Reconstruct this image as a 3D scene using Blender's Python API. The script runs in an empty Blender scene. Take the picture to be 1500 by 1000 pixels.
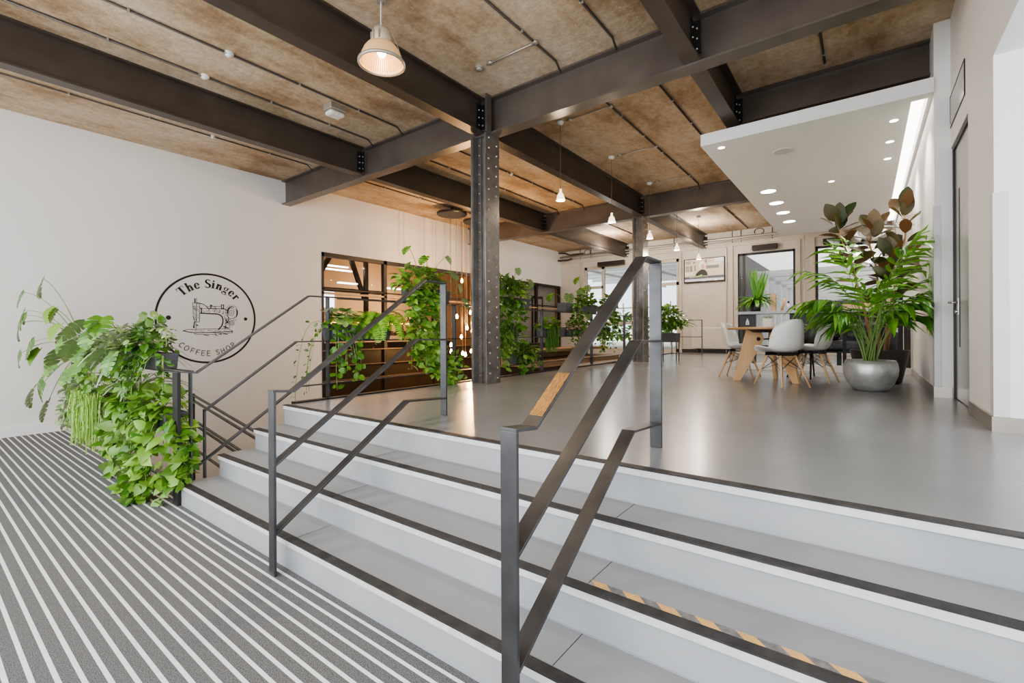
import bpy, math, random
from mathutils import Vector as V, Matrix
R = math.radians
col = bpy.context.scene.collection
random.seed(7)

# ------------------------------------------------------------------ helpers
def world(o):
    return (world(o.parent) @ o.matrix_parent_inverse @ o.matrix_basis) if o.parent else o.matrix_basis.copy()
class MB:
    """collects shapes; build() links them as ONE mesh object"""
    def __init__(s): s.v = []; s.f = []
    def add(s, vs, fs):
        o = len(s.v); s.v += [tuple(p) for p in vs]; s.f += [tuple(o + i for i in f) for f in fs]; return s
    def box(s, x0, x1, y0, y1, z0, z1):
        return s.add([(x0,y0,z0),(x1,y0,z0),(x1,y1,z0),(x0,y1,z0),(x0,y0,z1),(x1,y0,z1),(x1,y1,z1),(x0,y1,z1)],
              [(0,3,2,1),(4,5,6,7),(0,1,5,4),(1,2,6,5),(2,3,7,6),(3,0,4,7)])
    def bar(s, a, b, w, h, up=(0,0,1)):
        a, b = V(a), V(b); d = (b - a).normalized(); x = d.cross(V(up))
        if x.length < 1e-4: x = d.cross(V((0,1,0)))
        x.normalize(); z = x.cross(d)
        vs = [p + x*(sx*w/2) + z*(sz*h/2) for p in (a, b) for sx, sz in ((-1,-1),(1,-1),(1,1),(-1,1))]
        return s.add(vs, [(0,1,2,3),(4,7,6,5),(0,4,5,1),(1,5,6,2),(2,6,7,3),(3,7,4,0)])
    def tube(s, pts, r, n=8, r2=None, cap=True):
        pts = [V(p) for p in pts]; r2 = r if r2 is None else r2; o = len(s.v); m = len(pts)
        px = None
        for i, p in enumerate(pts):
            d = (pts[min(i+1, m-1)] - pts[max(i-1, 0)]).normalized()
            if px is None:
                px = d.cross(V((0,0,1)))
                if px.length < 1e-3: px = V((1,0,0))
            px = (px - d*px.dot(d)).normalized(); pz = px.cross(d)
            rr = r + (r2 - r)*i/max(1, m-1)
            for k in range(n):
                a = 2*math.pi*k/n; s.v.append(tuple(p + px*(math.cos(a)*rr) + pz*(math.sin(a)*rr)))
        for i in range(m-1):
            for k in range(n):
                k2 = (k+1) % n; s.f.append((o+i*n+k, o+i*n+k2, o+(i+1)*n+k2, o+(i+1)*n+k))
        if cap: s.f.append(tuple(o+k for k in range(n))[::-1]); s.f.append(tuple(o+(m-1)*n+k for k in range(n)))
        return s
    def lathe(s, prof, c=(0,0,0), n=32, cap=True):
        o = len(s.v); m = len(prof)
        for r, z in prof:
            for k in range(n):
                a = 2*math.pi*k/n; s.v.append((c[0]+r*math.cos(a), c[1]+r*math.sin(a), c[2]+z))
        for i in range(m-1):
            for k in range(n):
                k2 = (k+1) % n; s.f.append((o+i*n+k, o+i*n+k2, o+(i+1)*n+k2, o+(i+1)*n+k))
        if cap: s.f.append(tuple(o+k for k in range(n))[::-1]); s.f.append(tuple(o+(m-1)*n+k for k in range(n)))
        return s
    def prism(s, poly, axis, t0, t1):
        """poly of 2D points extruded along axis"""
        def P(a, b, t): return {'x': (t,a,b), 'y': (a,t,b), 'z': (a,b,t)}[axis]
        n = len(poly); vs = [P(a,b,t0) for a,b in poly] + [P(a,b,t1) for a,b in poly]
        fs = [tuple(range(n)), tuple(range(2*n-1, n-1, -1))] + [(i, (i+1)%n, n+(i+1)%n, n+i) for i in range(n)]
        return s.add(vs, fs)
    def ball(s, c, r, n=10, m=6, sq=1.0):
        return s.lathe([(max(1e-4, r*math.sin(math.pi*i/m)), -r*sq*math.cos(math.pi*i/m)) for i in range(m+1)], c, n)
    def build(s, name, mat, parent=None, smooth=False, bevel=0):
        me = bpy.data.meshes.new(name); me.from_pydata(s.v, [], s.f); me.update()
        if mat: me.materials.append(mat)
        if smooth: me.polygons.foreach_set('use_smooth', [True]*len(me.polygons))
        o = bpy.data.objects.new(name, me); col.objects.link(o)
        if parent:
            o.parent = parent
            if not getattr(s, 'local', False): o.matrix_parent_inverse = world(parent).inverted()
        if bevel:
            b = o.modifiers.new('Bevel', 'BEVEL'); b.width = bevel; b.segments = 2; b.limit_method = 'ANGLE'
        return o
def tag(o, label=None, cat=None, group=None, kind=None):
    for k, v in (('label', label), ('category', cat), ('group', group), ('kind', kind)):
        if v: o[k] = v
    return o
def thing(name, label, cat, loc=(0,0,0), rz=0, group=None):
    o = bpy.data.objects.new(name, None); col.objects.link(o); o.location = loc; o.rotation_euler.z = rz
    o.empty_display_size = .1
    return tag(o, label, cat, group)
def struct(name, mb, mat, **k): return tag(mb.build(name, mat, **k), kind='structure')
def L(mb): mb.local = True; return mb
def copy_tree(o, parent=None):
    c = o.copy(); col.objects.link(c)
    if parent: c.parent = parent; c.matrix_parent_inverse = o.matrix_parent_inverse
    for ch in o.children: copy_tree(ch, c)
    return c

# ------------------------------------------------------------------ materials
def mat(name, c=(.8,.8,.8), rough=.5, metal=0, noise=None, c2=None, bump=0, bscale=60, spec=.5, emit=None, estr=1, coat=0, alpha=None, trans=0, stretch=None):
    m = bpy.data.materials.new(name); m.use_nodes = True; nt = m.node_tree; b = nt.nodes['Principled BSDF']
    b.inputs['Base Color'].default_value = (*c, 1); b.inputs['Roughness'].default_value = rough
    b.inputs['Metallic'].default_value = metal; b.inputs['Specular IOR Level'].default_value = spec
    b.inputs['Coat Weight'].default_value = coat
    if trans: b.inputs['Transmission Weight'].default_value = trans
    if emit: b.inputs['Emission Color'].default_value = (*emit, 1); b.inputs['Emission Strength'].default_value = estr
    tc = nt.nodes.new('ShaderNodeTexCoord'); src = tc.outputs['Object']
    if stretch:
        mp = nt.nodes.new('ShaderNodeMapping'); mp.inputs['Scale'].default_value = stretch
        nt.links.new(src, mp.inputs[0]); src = mp.outputs[0]
    if noise and c2:
        n = nt.nodes.new('ShaderNodeTexNoise'); n.inputs['Scale'].default_value = noise; n.inputs['Detail'].default_value = 6
        r = nt.nodes.new('ShaderNodeValToRGB'); r.color_ramp.elements[0].position = .32; r.color_ramp.elements[1].position = .68
        r.color_ramp.elements[0].color = (*c, 1); r.color_ramp.elements[1].color = (*c2, 1)
        nt.links.new(src, n.inputs[0]); nt.links.new(n.outputs[0], r.inputs[0]); nt.links.new(r.outputs[0], b.inputs['Base Color'])
    if bump:
        n = nt.nodes.new('ShaderNodeTexNoise'); n.inputs['Scale'].default_value = bscale; n.inputs['Detail'].default_value = 4
        bp = nt.nodes.new('ShaderNodeBump'); bp.inputs['Strength'].default_value = bump; bp.inputs['Distance'].default_value = .01
        nt.links.new(src, n.inputs[0]); nt.links.new(n.outputs[0], bp.inputs['Height']); nt.links.new(bp.outputs[0], b.inputs['Normal'])
    return m
def leafmat(name, a, b2, under=None, rough=.32, tl=.16):
    m = bpy.data.materials.new(name); m.use_nodes = True; nt = m.node_tree; b = nt.nodes['Principled BSDF']
    g = nt.nodes.new('ShaderNodeNewGeometry'); r = nt.nodes.new('ShaderNodeValToRGB')
    r.color_ramp.elements[0].color = (*a, 1); r.color_ramp.elements[1].color = (*b2, 1)
    nt.links.new(g.outputs['Random Per Island'], r.inputs[0]); c = r.outputs[0]
    if under:
        mx = nt.nodes.new('ShaderNodeMix'); mx.data_type = 'RGBA'; mx.inputs[7].default_value = (*under, 1)
        nt.links.new(g.outputs['Backfacing'], mx.inputs[0]); nt.links.new(c, mx.inputs[6]); c = mx.outputs[2]
    nt.links.new(c, b.inputs['Base Color']); b.inputs['Roughness'].default_value = rough
    t = nt.nodes.new('ShaderNodeBsdfTranslucent'); ms = nt.nodes.new('ShaderNodeMixShader'); ms.inputs[0].default_value = tl
    nt.links.new(c, t.inputs[0]); nt.links.new(b.outputs[0], ms.inputs[1]); nt.links.new(t.outputs[0], ms.inputs[2])
    nt.links.new(ms.outputs[0], nt.nodes['Material Output'].inputs[0])
    return m
def emat(name, c, s):
    m = mat(name, (0,0,0), emit=c, estr=s); return m

M = {}
M['wall'] = mat('white_wall_paint', (.80,.785,.76), .65, noise=.35, c2=(.76,.735,.70), bump=.05, bscale=150)
M['wall_r'] = mat('bright_white_paint', (.82,.815,.80), .6, bump=.04, bscale=150)
M['floor'] = mat('grey_resin_floor', (.27,.272,.278), .24, noise=1.1, c2=(.235,.237,.243), bump=.015, bscale=9, spec=.45)
M['tread'] = mat('grey_stair_tread', (.30,.303,.308), .36, noise=2, c2=(.265,.268,.272))
M['riser'] = mat('pale_grey_riser', (.40,.408,.418), .42, noise=2.5, c2=(.345,.353,.365))
M['nose'] = mat('black_nosing_insert', (.028,.026,.026), .55, noise=14, c2=(.055,.05,.048), bump=.25, bscale=220)
M['alu'] = mat('aluminium_edge', (.72,.72,.71), .45, .1, noise=12, c2=(.60,.60,.59))
M['steel'] = mat('blackened_steel_bar', (.080,.079,.083), .36, .75, noise=7, c2=(.12,.118,.122), bump=.03, bscale=200)
M['black'] = mat('black_painted_metal', (.022,.021,.022), .42, .2)
M['beam'] = mat('dark_bronze_painted_steel', (.125,.105,.090), .30, .3, noise=3, c2=(.16,.138,.12))
M['beam2'] = mat('shaded_beam_steel', (.068,.053,.042), .36, .2, noise=3, c2=(.09,.072,.058))  # darker copy of the girder paint; shade on secondary beams put into the colour
M['colm'] = mat('grey_riveted_steel', (.18,.168,.16), .28, .6, noise=7, c2=(.26,.245,.235))
M['rivet'] = mat('steel_rivet', (.45,.42,.38), .3, .7)
M['frame'] = mat('bronze_brown_frame', (.03,.022,.018), .45)
M['white'] = mat('white_plastic', (.80,.79,.77), .35)
M['shell'] = mat('white_moulded_shell', (.74,.73,.71), .38)
M['bshell'] = mat('black_moulded_shell', (.015,.015,.017), .25)
M['conduit'] = mat('dark_conduit', (.10,.085,.075), .45, .4)
M['galv'] = mat('galvanised_conduit', (.50,.46,.40), .4, .6)
M['oak'] = mat('pale_oak', (.70,.46,.25), .5, noise=5, c2=(.60,.37,.19), stretch=(1,1,.15))
M['oak2'] = mat('oak_table_edge', (.52,.30,.14), .45, noise=4, c2=(.43,.23,.10))
M['wood'] = mat('reclaimed_timber', (.42,.27,.15), .6, noise=6, c2=(.30,.18,.09), stretch=(6,.6,6))
M['bin'] = mat('anthracite_planter', (.085,.085,.095), .42, .1)
M['soil'] = mat('dark_soil', (.03,.02,.014), .95, bump=1, bscale=60)
M['potsil'] = mat('silver_grey_bowl', (.42,.43,.43), .36, .55, noise=9, c2=(.58,.59,.58), bump=.25, bscale=14)
M['brushed'] = mat('brushed_steel', (.50,.475,.45), .3, .85, noise=3, c2=(.62,.60,.57), stretch=(1,1,.1))
M['base'] = mat('brushed_steel_skirting', (.55,.52,.48), .33, .75, noise=2, c2=(.40,.36,.31))
M['glass'] = mat('clear_glass', (.95,.97,.97), .02, trans=1, spec=.5)
M['glass'].node_tree.nodes['Principled BSDF'].inputs['IOR'].default_value = 1.1
M['ply'] = mat('painted_cream_joinery', (.62,.56,.47), .55, noise=3, c2=(.54,.48,.40))
M['backw'] = mat('stone_white_wall', (.62,.585,.53), .6, noise=1.5, c2=(.56,.52,.465))
M['trunk'] = mat('tan_stem', (.48,.30,.17), .7, noise=20, c2=(.34,.20,.10), bump=.4, bscale=60)
M['stemg'] = mat('green_stem', (.20,.30,.07), .5)
M['stemb'] = mat('thin_brown_stem', (.16,.10,.05), .6)
M['leather'] = mat('black_leather', (.012,.012,.014), .28, bump=.15, bscale=30)
M['concr'] = mat('white_concrete_pot', (.72,.70,.67), .6)
M['radi'] = mat('white_radiator_enamel', (.68,.65,.60), .4)
M['dark'] = mat('dark_brown_panel', (.045,.028,.016), .35)
M['brown'] = mat('warm_brown_interior', (.32,.22,.14), .7)
M['portal'] = mat('glowing_grey_frame', (.50,.50,.51), .5, emit=(.8,.82,.85), estr=.10)  # faint emission stands in for light falling on the frames
M['portald'] = mat('dark_grey_louvre', (.10,.10,.105), .6)
M['fluor'] = emat('linear_light', (1,.97,.92), 3)
M['down'] = emat('downlight_lens', (1,.97,.92), 7)
M['strip'] = emat('cove_light', (1,.95,.88), 3.2)
M['bulb'] = emat('warm_bulb', (1,.62,.25), 22)
M['lampin'] = emat('lamp_bulb_white', (1,.86,.66), 5)
M['opal'] = mat('opal_lamp_glass', (.9,.85,.76), .3, emit=(1,.82,.58), estr=.9)
M['print'] = mat('dark_brown_vinyl', (.022,.016,.013), .6)
M['printg'] = mat('grey_vinyl', (.16,.13,.11), .6)

def ceiling_mat():
    m = mat('board_marked_ceiling', (.4,.28,.17), .85); nt = m.node_tree; b = nt.nodes['Principled BSDF']
    N = nt.nodes.new; K = nt.links.new
    tc = N('ShaderNodeTexCoord'); mp = N('ShaderNodeMapping'); mp.inputs['Scale'].default_value = (1.0,.45,1)
    n1 = N('ShaderNodeTexNoise'); n1.inputs['Scale'].default_value = 1.3; n1.inputs['Detail'].default_value = 8; n1.inputs['Roughness'].default_value = .68
    r1 = N('ShaderNodeValToRGB'); e = r1.color_ramp.elements
    e[0].position = .36; e[0].color = (.36,.235,.135,1); e[1].position = .66; e[1].color = (.70,.58,.45,1)
    x = r1.color_ramp.elements.new(.5); x.color = (.58,.44,.30,1)
    n2 = N('ShaderNodeTexNoise'); n2.inputs['Scale'].default_value = 11; n2.inputs['Detail'].default_value = 6; n2.inputs['Roughness'].default_value = .75
    r2 = N('ShaderNodeValToRGB'); r2.color_ramp.elements[0].position = .34; r2.color_ramp.elements[1].position = .62
    r2.color_ramp.elements[0].color = (.45,.40,.34,1); r2.color_ramp.elements[1].color = (1,1,1,1)
    mx = N('ShaderNodeMix'); mx.data_type = 'RGBA'; mx.blend_type = 'MULTIPLY'; mx.inputs[0].default_value = .5
    # straw flecks
    mp2 = N('ShaderNodeMapping'); mp2.inputs['Scale'].default_value = (60,9,20); mp2.inputs['Rotation'].default_value = (0,0,.5)
    v = N('ShaderNodeTexNoise'); v.inputs['Scale'].default_value = 1.0; v.inputs['Detail'].default_value = 2
    r3 = N('ShaderNodeValToRGB'); r3.color_ramp.elements[0].position = .70; r3.color_ramp.elements[1].position = .74
    mx2 = N('ShaderNodeMix'); mx2.data_type = 'RGBA'; mx2.inputs[7].default_value = (.72,.55,.36,1)
    K(tc.outputs['Object'], mp.inputs[0]); K(mp.outputs[0], n1.inputs[0]); K(n1.outputs[0], r1.inputs[0])
    K(tc.outputs['Object'], n2.inputs[0]); K(n2.outputs[0], r2.inputs[0])
    K(r1.outputs[0], mx.inputs[6]); K(r2.outputs[0], mx.inputs[7])
    K(tc.outputs['Object'], mp2.inputs[0]); K(mp2.outputs[0], v.inputs[0]); K(v.outputs[0], r3.inputs[0])
    K(r3.outputs[0], mx2.inputs[0]); K(mx.outputs[2], mx2.inputs[6]); K(mx2.outputs[2], b.inputs['Base Color'])
    bp = N('ShaderNodeBump'); bp.inputs['Strength'].default_value = .6; bp.inputs['Distance'].default_value = .02
    K(n2.outputs[0], bp.inputs['Height']); K(bp.outputs[0], b.inputs['Normal'])
    return m
M['ceil'] = ceiling_mat()

def mat_matting():
    m = mat('entrance_matting', (.1,.1,.1), .9); nt = m.node_tree; b = nt.nodes['Principled BSDF']; N = nt.nodes.new; K = nt.links.new
    tc = N('ShaderNodeTexCoord'); sp = N('ShaderNodeSeparateXYZ'); K(tc.outputs['Object'], sp.inputs[0])
    def mt(op, a, bb=None, cc=None):
        n = N('ShaderNodeMath'); n.operation = op
        for i, q in enumerate((a, bb, cc)):
            if q is None: continue
            if isinstance(q, (int, float)): n.inputs[i].default_value = q
            else: K(q, n.inputs[i])
        return n.outputs[0]
    y = mt('ADD', sp.outputs['Y'], -1.378 + .0328 + .0656*60)
    fr = mt('FRACT', mt('DIVIDE', y, .0656)); d = mt('ABSOLUTE', mt('SUBTRACT', fr, .5))
    on = mt('LESS_THAN', d, .135)
    n = N('ShaderNodeTexNoise'); n.inputs['Scale'].default_value = 260; n.inputs['Detail'].default_value = 3
    n3 = N('ShaderNodeTexNoise'); n3.inputs['Scale'].default_value = 1.2; K(tc.outputs['Object'], n3.inputs[0])
    r = N('ShaderNodeValToRGB'); r.color_ramp.elements[0].position = .35; r.color_ramp.elements[1].position = .66
    r.color_ramp.elements[0].color = (.045,.045,.047,1); r.color_ramp.elements[1].color = (.24,.24,.24,1)
    K(tc.outputs['Object'], n.inputs[0]); K(n.outputs[0], r.inputs[0])
    mx = N('ShaderNodeMix'); mx.data_type = 'RGBA'; mx.inputs[7].default_value = (.80,.80,.79,1)
    K(on, mx.inputs[0]); K(r.outputs[0], mx.inputs[6]); K(mx.outputs[2], b.inputs['Base Color'])
    K(mt('SUBTRACT', .95, mt('MULTIPLY', on, .5)), b.inputs['Roughness'])
    h = mt('ADD', mt('MULTIPLY', n.outputs[0], .5), on)
    bp = N('ShaderNodeBump'); bp.inputs['Strength'].default_value = .5; bp.inputs['Distance'].default_value = .004
    K(h, bp.inputs['Height']); K(bp.outputs[0], b.inputs['Normal'])
    return m
M['matting'] = mat_matting()

G = {}
G['pothos'] = leafmat('pothos_leaf', (.045,.16,.010), (.28,.47,.075), under=(.24,.38,.10))
G['pale'] = leafmat('pale_variegated_leaf', (.12,.28,.04), (.46,.55,.30), under=(.42,.46,.34))
G['dark'] = leafmat('dark_glossy_leaf', (.025,.085,.010), (.13,.30,.035), under=(.14,.24,.07), rough=.25)
G['monst'] = leafmat('split_leaf', (.055,.17,.015), (.16,.33,.045), under=(.20,.30,.12), rough=.25)
G['fern'] = leafmat('fern_leaf', (.13,.34,.02), (.34,.60,.07), rough=.5)
G['palm'] = leafmat('palm_leaf', (.05,.21,.012), (.22,.50,.05), under=(.17,.36,.05), rough=.3)
G['string'] = leafmat('hanging_strand', (.25,.45,.06), (.50,.70,.22), rough=.5)
G['dstring'] = leafmat('dark_hanging_strand', (.05,.16,.02), (.14,.32,.04), rough=.5)
G['rubber'] = leafmat('rubber_leaf', (.03,.055,.012), (.13,.07,.028), under=(.20,.10,.04), rough=.42, tl=.06)
G['pink'] = leafmat('pink_tinged_leaf', (.10,.16,.04), (.42,.30,.22), rough=.4)

# ------------------------------------------------------------------ setting
XW, ZC, ZL = -9.5, 3.81, -.738
struct('floor', MB().prism([(-4.42,2.262),(3.2,2.262),(3.2,4.45),(3.2,15.75),(-4.9,15.75),(-4.42,9)], 'z', -.12, 0), M['floor'])
mf = MB().box(XW,1.9,-2.2,1.434,ZL-.1,ZL); mf.box(XW,-4.6,1.434,1.52,ZL-.1,ZL)
struct('floor_mat', mf, M['matting'])
struct('floor_lower', MB().box(XW,-3.9,1.45,15.75,-3.3,-3.2), M['dark'])
struct('ceiling', MB().box(-9.8,3.3,-1.6,16.0,ZC,ZC+.15), M['ceil'])
# left wall with a long window opening
yA, yB, zB, zT = 5.63, 15.65, -.82, 2.475
wl = MB().box(XW-.15,XW,-2.2,yA,-3.3,ZC+.02).box(XW-.15,XW,yA,16.0,zT,ZC+.02).box(XW-.15,XW,yA,16.0,-3.3,zB)
struct('wall_left', wl, M['wall'])
struct('baseboard_left', MB().box(XW,XW+.018,-2.2,1.52,ZL,ZL+.145), M['wall_r'], bevel=.004)
# stair mass faces: side and gallery edge
struct('wall_gallery_edge', MB().prism([(-4.44,2.3),(-4.40,2.3),(-4.40,9),(-4.88,15.7),(-4.92,15.7),(-4.44,9)], 'z', -3.2, -.03), M['dark'])
struct('trim_gallery_edge', MB().prism([(-4.50,2.34),(-4.425,2.34),(-4.425,9),(-4.9,15),(-4.97,15),(-4.50,9)], 'z', -.06, .014), M['black'])
struct('wall_void_side', MB().box(XW,-4.55,1.50,1.56,-3.2,ZL-.02), M['wall'])

# stairs: one flight, four steps up, left ends stepping in
sy = [1.41,1.687,1.968,2.235]; sxl = [-4.53,-4.50,-4.46,-4.45]; r_ = .1845
st = thing('staircase', 'wide grey staircase of four shallow steps with black nosings up to the hall', 'staircase', (-1.5,1.28,ZL))
for i in range(4):
    y0 = sy[i]; x0 = sxl[i]; zt = ZL + r_*(i+1); y1 = sy[i+1] if i < 3 else 2.32
    x1 = 1.9
    MB().box(x0, x1, y0+.012, y0+.04, zt-r_-(0 if i == 0 else .01), zt-.004).build('riser', M['riser'], st)
    MB().box(x0-.004, x1, y0, y0+.014, zt-.040, zt-.006).build('edge_strip', M['alu'], st)
    MB().box(x0-.004, x1, y0-.004, y0+.05, zt-.0065, zt+.001).build('nosing', M['nose'], st)
    if i < 3:
        MB().box(x0, x1, y0+.02, y1+.03, zt-.02, zt).build('tread', M['tread'], st)
        MB().box(x0+.01, x1, y1+.007, y1+.013, zt, zt+.003).build('joint_bead', M['riser'], st)
    if i < 3:
        for xs_ in (-.93, -2.75):
            MB().box(xs_, xs_+.003, y0+.055, y1+.005, zt, zt+.0006).build('tread_seam', M['nose'], st)
    # side cheek
    MB().box(x0+.003, x0+.02, y0+.04, y1+.05 if i<3 else 2.3, ZL-.05, zt-.02).build('side_cheek', M['riser'], st)
MB().prism([(sxl[0]+.03,sy[0]+.05),(sxl[3]+.06,2.3),(1.85,2.3),(1.85,sy[0]+.05)], 'z', ZL-.03, ZL+.1).build('stair_core', M['riser'], st)
# hatched warning tape on second step tread
def tape():
    t = thing('warning_tape', 'worn yellow and grey hatched hazard tape stuck along the second step', 'tape', (-.3,1.75,-.369))
    x, i = -.93, 0
    y0, y1 = 1.687+.052, 1.687+.088
    while x < 1.2:
        w = .072 + random.uniform(-.006,.006)
        m = TY if i % 2 == 0 else TG
        (MB().prism([(x,y1),(x+w,y1),(x+w+.036,y0),(x+.036,y0)], 'z', ZL+2*r_, ZL+2*r_+.0015)).build('tape_stripe', m, t)
        x += w; i += 1
TY = mat('faded_yellow_tape', (.72,.42,.14), .6, noise=30, c2=(.55,.36,.17)); TG = mat('grey_tape', (.14,.135,.13), .7, noise=40, c2=(.24,.23,.22))
tape()

# right walls
zc2 = ZC + .02
wr = MB().box(.69,.95,4.45,5.42,0,zc2).box(.69,.95,5.42,6.4,2.50,zc2)         # beside + above the door
wr.box(.565,.95,6.4,16.0,0,zc2)                                                  # thicker far part
wr.box(.69,.95,-1.6,4.45,2.52,zc2)                                               # lintel over the side opening
wr.box(.95,3.2,4.45,4.62,0,zc2)                                                   # bright wall of the opening
struct('wall_right', wr, M['wall_r'])
struct('ceiling_side_bay', MB().box(.95,3.2,-1.6,4.45,2.52,2.6), M['wall_r'])
struct('baseboard_right', MB().box(.672,.69,4.451,5.33,0,.10).box(.672,3.2,4.432,4.4505,0,.10).box(.553,.565,6.401,9.3,0,.105).box(.553,.69,6.388,6.4005,0,.105), M['base'])
gd = MB().box(.682,.6895,4.4495,4.55,.101,1.60).box(.682,.76,4.441,4.4493,.101,1.60)
struct('trim_corner_guard', gd, mat('pale_grey_guard', (.66,.665,.68), .4))
struct('trim_corner_guard_far', MB().box(.558,.5645,6.4,6.5,.106,1.95).box(.558,.61,6.392,6.3995,.106,1.95), mat('pale_grey_guard_far', (.66,.665,.68), .4))
# transom panel high above the door
tp = MB(); tp.box(.682,.69,5.54,5.55,2.71,3.0).box(.682,.69,6.37,6.38,2.74,3.02).box(.682,.69,5.54,6.38,2.70,2.712).box(.682,.69,5.54,6.38,3.0,3.012)
w = struct('window_1', tp, M['black'])
MB().box(.684,.688,5.55,6.37,2.712,3.0).build('pane', mat('smoked_transom_pane', (.35,.31,.27), .12), w)
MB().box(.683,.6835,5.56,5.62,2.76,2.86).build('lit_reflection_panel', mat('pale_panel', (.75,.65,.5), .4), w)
# door, set slightly back in the wall
dr = struct('door_1', MB().box(.715,.755,5.43,6.34,.01,2.46), M['brushed'])
MB().box(.70,.76,6.34,6.395,0,2.50).build('door_frame', M['black'], dr)
MB().box(.70,.76,5.40,5.425,0,2.50).build('door_frame', M['black'], dr)
MB().box(.70,.76,5.42,6.36,2.462,2.50).build('door_frame', M['black'], dr)
MB().box(.712,.716,6.08,6.13,.52,2.03).build('slot_pane', M['black'], dr)
MB().box(.708,.716,6.17,6.23,.83,.99).build('handle_plate', M['brushed'], dr)
hd = MB().tube([(.715,6.20,.95),(.64,6.20,.95)], .011); hd.tube([(.645,6.20,.95),(.645,6.07,.95)], .010)
hd.tube([(.715,6.20,.86),(.69,6.20,.86)], .018)
hd.build('handle', mat('polished_chrome', (.7,.68,.65), .15, 1), dr, smooth=True)

# back wall with its openings (window_2 left, windows 3 and 4 right)
yb = 15.75
def hole_wall(x0, x1, z0, z1, holes, y0, y1, mb):
    xs = sorted({x0, x1, *[h[0] for h in holes], *[h[1] for h in holes]})
    for a, b in zip(xs, xs[1:]):
        h = [q for q in holes if q[0] <= a and q[1] >= b]
        if not h: mb.box(a, b, y0, y1, z0, z1)
        else:
            if h[0][2] > z0: mb.box(a, b, y0, y1, z0, h[0][2])
            if h[0][3] < z1: mb.box(a, b, y0, y1, h[0][3], z1)
    return mb
holes = [(-8.5,-4.95,0,3.12), (-3.15,-1.617,.2,3.08), (-1.126,.42,.2,3.08)]
struct('wall_back', hole_wall(-9.6,.7,-3.3,ZC+.02,holes,yb,yb+.25,MB()), M['backw'])
# projecting pilaster frames and the beam under the pipes
pf = MB().box(-9.48,.55,yb-.06,yb,3.33,3.43)
for a in (-8.62,-4.93,-3.36,-1.57,-1.22): pf.box(a,a+.08,yb-.05,yb,0 if a<-4 else .0,3.33)
struct('trim_back_wall', pf, M['ply'])

# windows in the back wall
def timber_window(n, x0, x1, z0, z1, vs, hs, m, t=.07, pane=True):
    y = yb+.06
    f = MB().box(x0,x0+t,y,y+.07,z0,z1).box(x1-t,x1,y,y+.07,z0,z1).box(x0,x1,y,y+.07,z1-t,z1).box(x0,x1,y,y+.07,z0,z0+t)
    for v in vs: f.box(v-t*.6,v+t*.6,y,y+.07,z0,z1)
    for a,b,h in hs: f.box(a,b,y,y+.07,h-t*.5,h+t*.5)
    o = struct('window_%d' % n, f, m)
    if pane: MB().box(x0+.02,x1-.02,y+.03,y+.036,z0+.02,z1-.02).build('pane', M['glass'], o)
    return o
timber_window(2, -8.5,-4.95,0,3.12, [-7.74,-6.57,-5.63], [(-8.5,-7.74,2.35),(-8.5,-4.95,1.0),(-5.63,-4.95,2.3),(-8.5,-7.74,1.6)], M['ply'], .10)
timber_window(3, -3.15,-1.617,.2,3.08, [-2.98], [], M['black'], .06)
timber_window(4, -1.126,.42,.2,3.08, [], [], M['black'], .06)
for q, (a, b, z) in enumerate([(-7.87,-6.83,3.18),(-2.73,-2.06,3.20),(-.94,-.31,3.18)]):
    t = thing('door_closer_box', '', 'box'); t['label'] = ['dark bronze header box over the garden doors on the left of the back wall', 'dark header box over the window right of the wall screen', 'dark header box over the window behind the tall plants'][q]
    t.location = ((a+b)/2, yb-.1, z)
    MB().box(a,b,yb-.14,yb-.062,z-.075,z+.075).build('cover', M['frame'], t, bevel=.01)
    MB().box(a+.02,b-.02,yb-.13,yb-.064,z-.10,z-.076).build('arm_rail', M['conduit'], t)

# pipes along the back wall
tag(MB().tube([(-9.45,yb-.15,3.58),(-6,yb-.14,3.57),(-2,yb-.14,3.56),(.5,yb-.14,3.56)], .035, 10).build('service_pipe', M['galv'], smooth=True), 'thick grey service pipe running along the top of the back wall', 'pipe')
tag(MB().tube([(-9.45,yb-.1,3.49),(-5,yb-.1,3.485),(.5,yb-.1,3.485)], .02, 8).build('thin_service_pipe', M['backw'], smooth=True), 'thinner cream pipe running just below the thick grey pipe', 'pipe')
for q, (x, lb) in enumerate([(-8.34,'left'),(-2.55,'middle')]):
    pts = [(x+.13*math.cos(a), yb-.013, 3.70+.09*math.sin(a)) for a in [R(d) for d in range(-60,230,25)]]
    tag(MB().tube(pts, .012, 6).build('cable_loop', M['conduit'], smooth=True), ['coiled dark cable loop above the garden doors near the left corner','coiled dark cable loop above the window right of the wall screen'][q], 'cable')
pts = [(-9.49,yb-.2,3.75),(-9.2,yb-.2,3.72),(-9.05,yb-.12,3.64),(-8.8,yb-.05,3.66),(-8.5,yb-.032,3.66)]
tag(MB().tube(pts,.03,8).tube([(-9.49,yb-.25,3.45),(-9.1,yb-.25,3.43),(-8.9,yb-.2,3.48)],.035,8).build('corner_pipework', M['conduit'], smooth=True), 'bundle of dark pipes bending in the far left ceiling corner', 'pipe')
for x in (-8.65,-8.2,-6.15,-5.1,-3.3,-3.05,-2.2):
    o = MB().tube([(x,yb-.012,3.44),(x,yb-.012,ZC-.001)], .012, 6).build('drop_conduit', M['conduit'])
    tag(o, 'thin dark vertical conduit drop above the pipe on the back wall', 'pipe', 'conduit drops above the back wall pipe')
for x, z0, z1, lb in [(-3.47,0,3.4,'thin grey vertical conduit beside the wall screen'),(-1.39,1.0,3.4,'thin dark vertical conduit on the pier between the two windows')]:
    tag(MB().tube([(x,yb-.075,z0+.02),(x,yb-.075,z1)], .012, 6).build('wall_conduit', M['galv']), lb, 'pipe')

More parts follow.
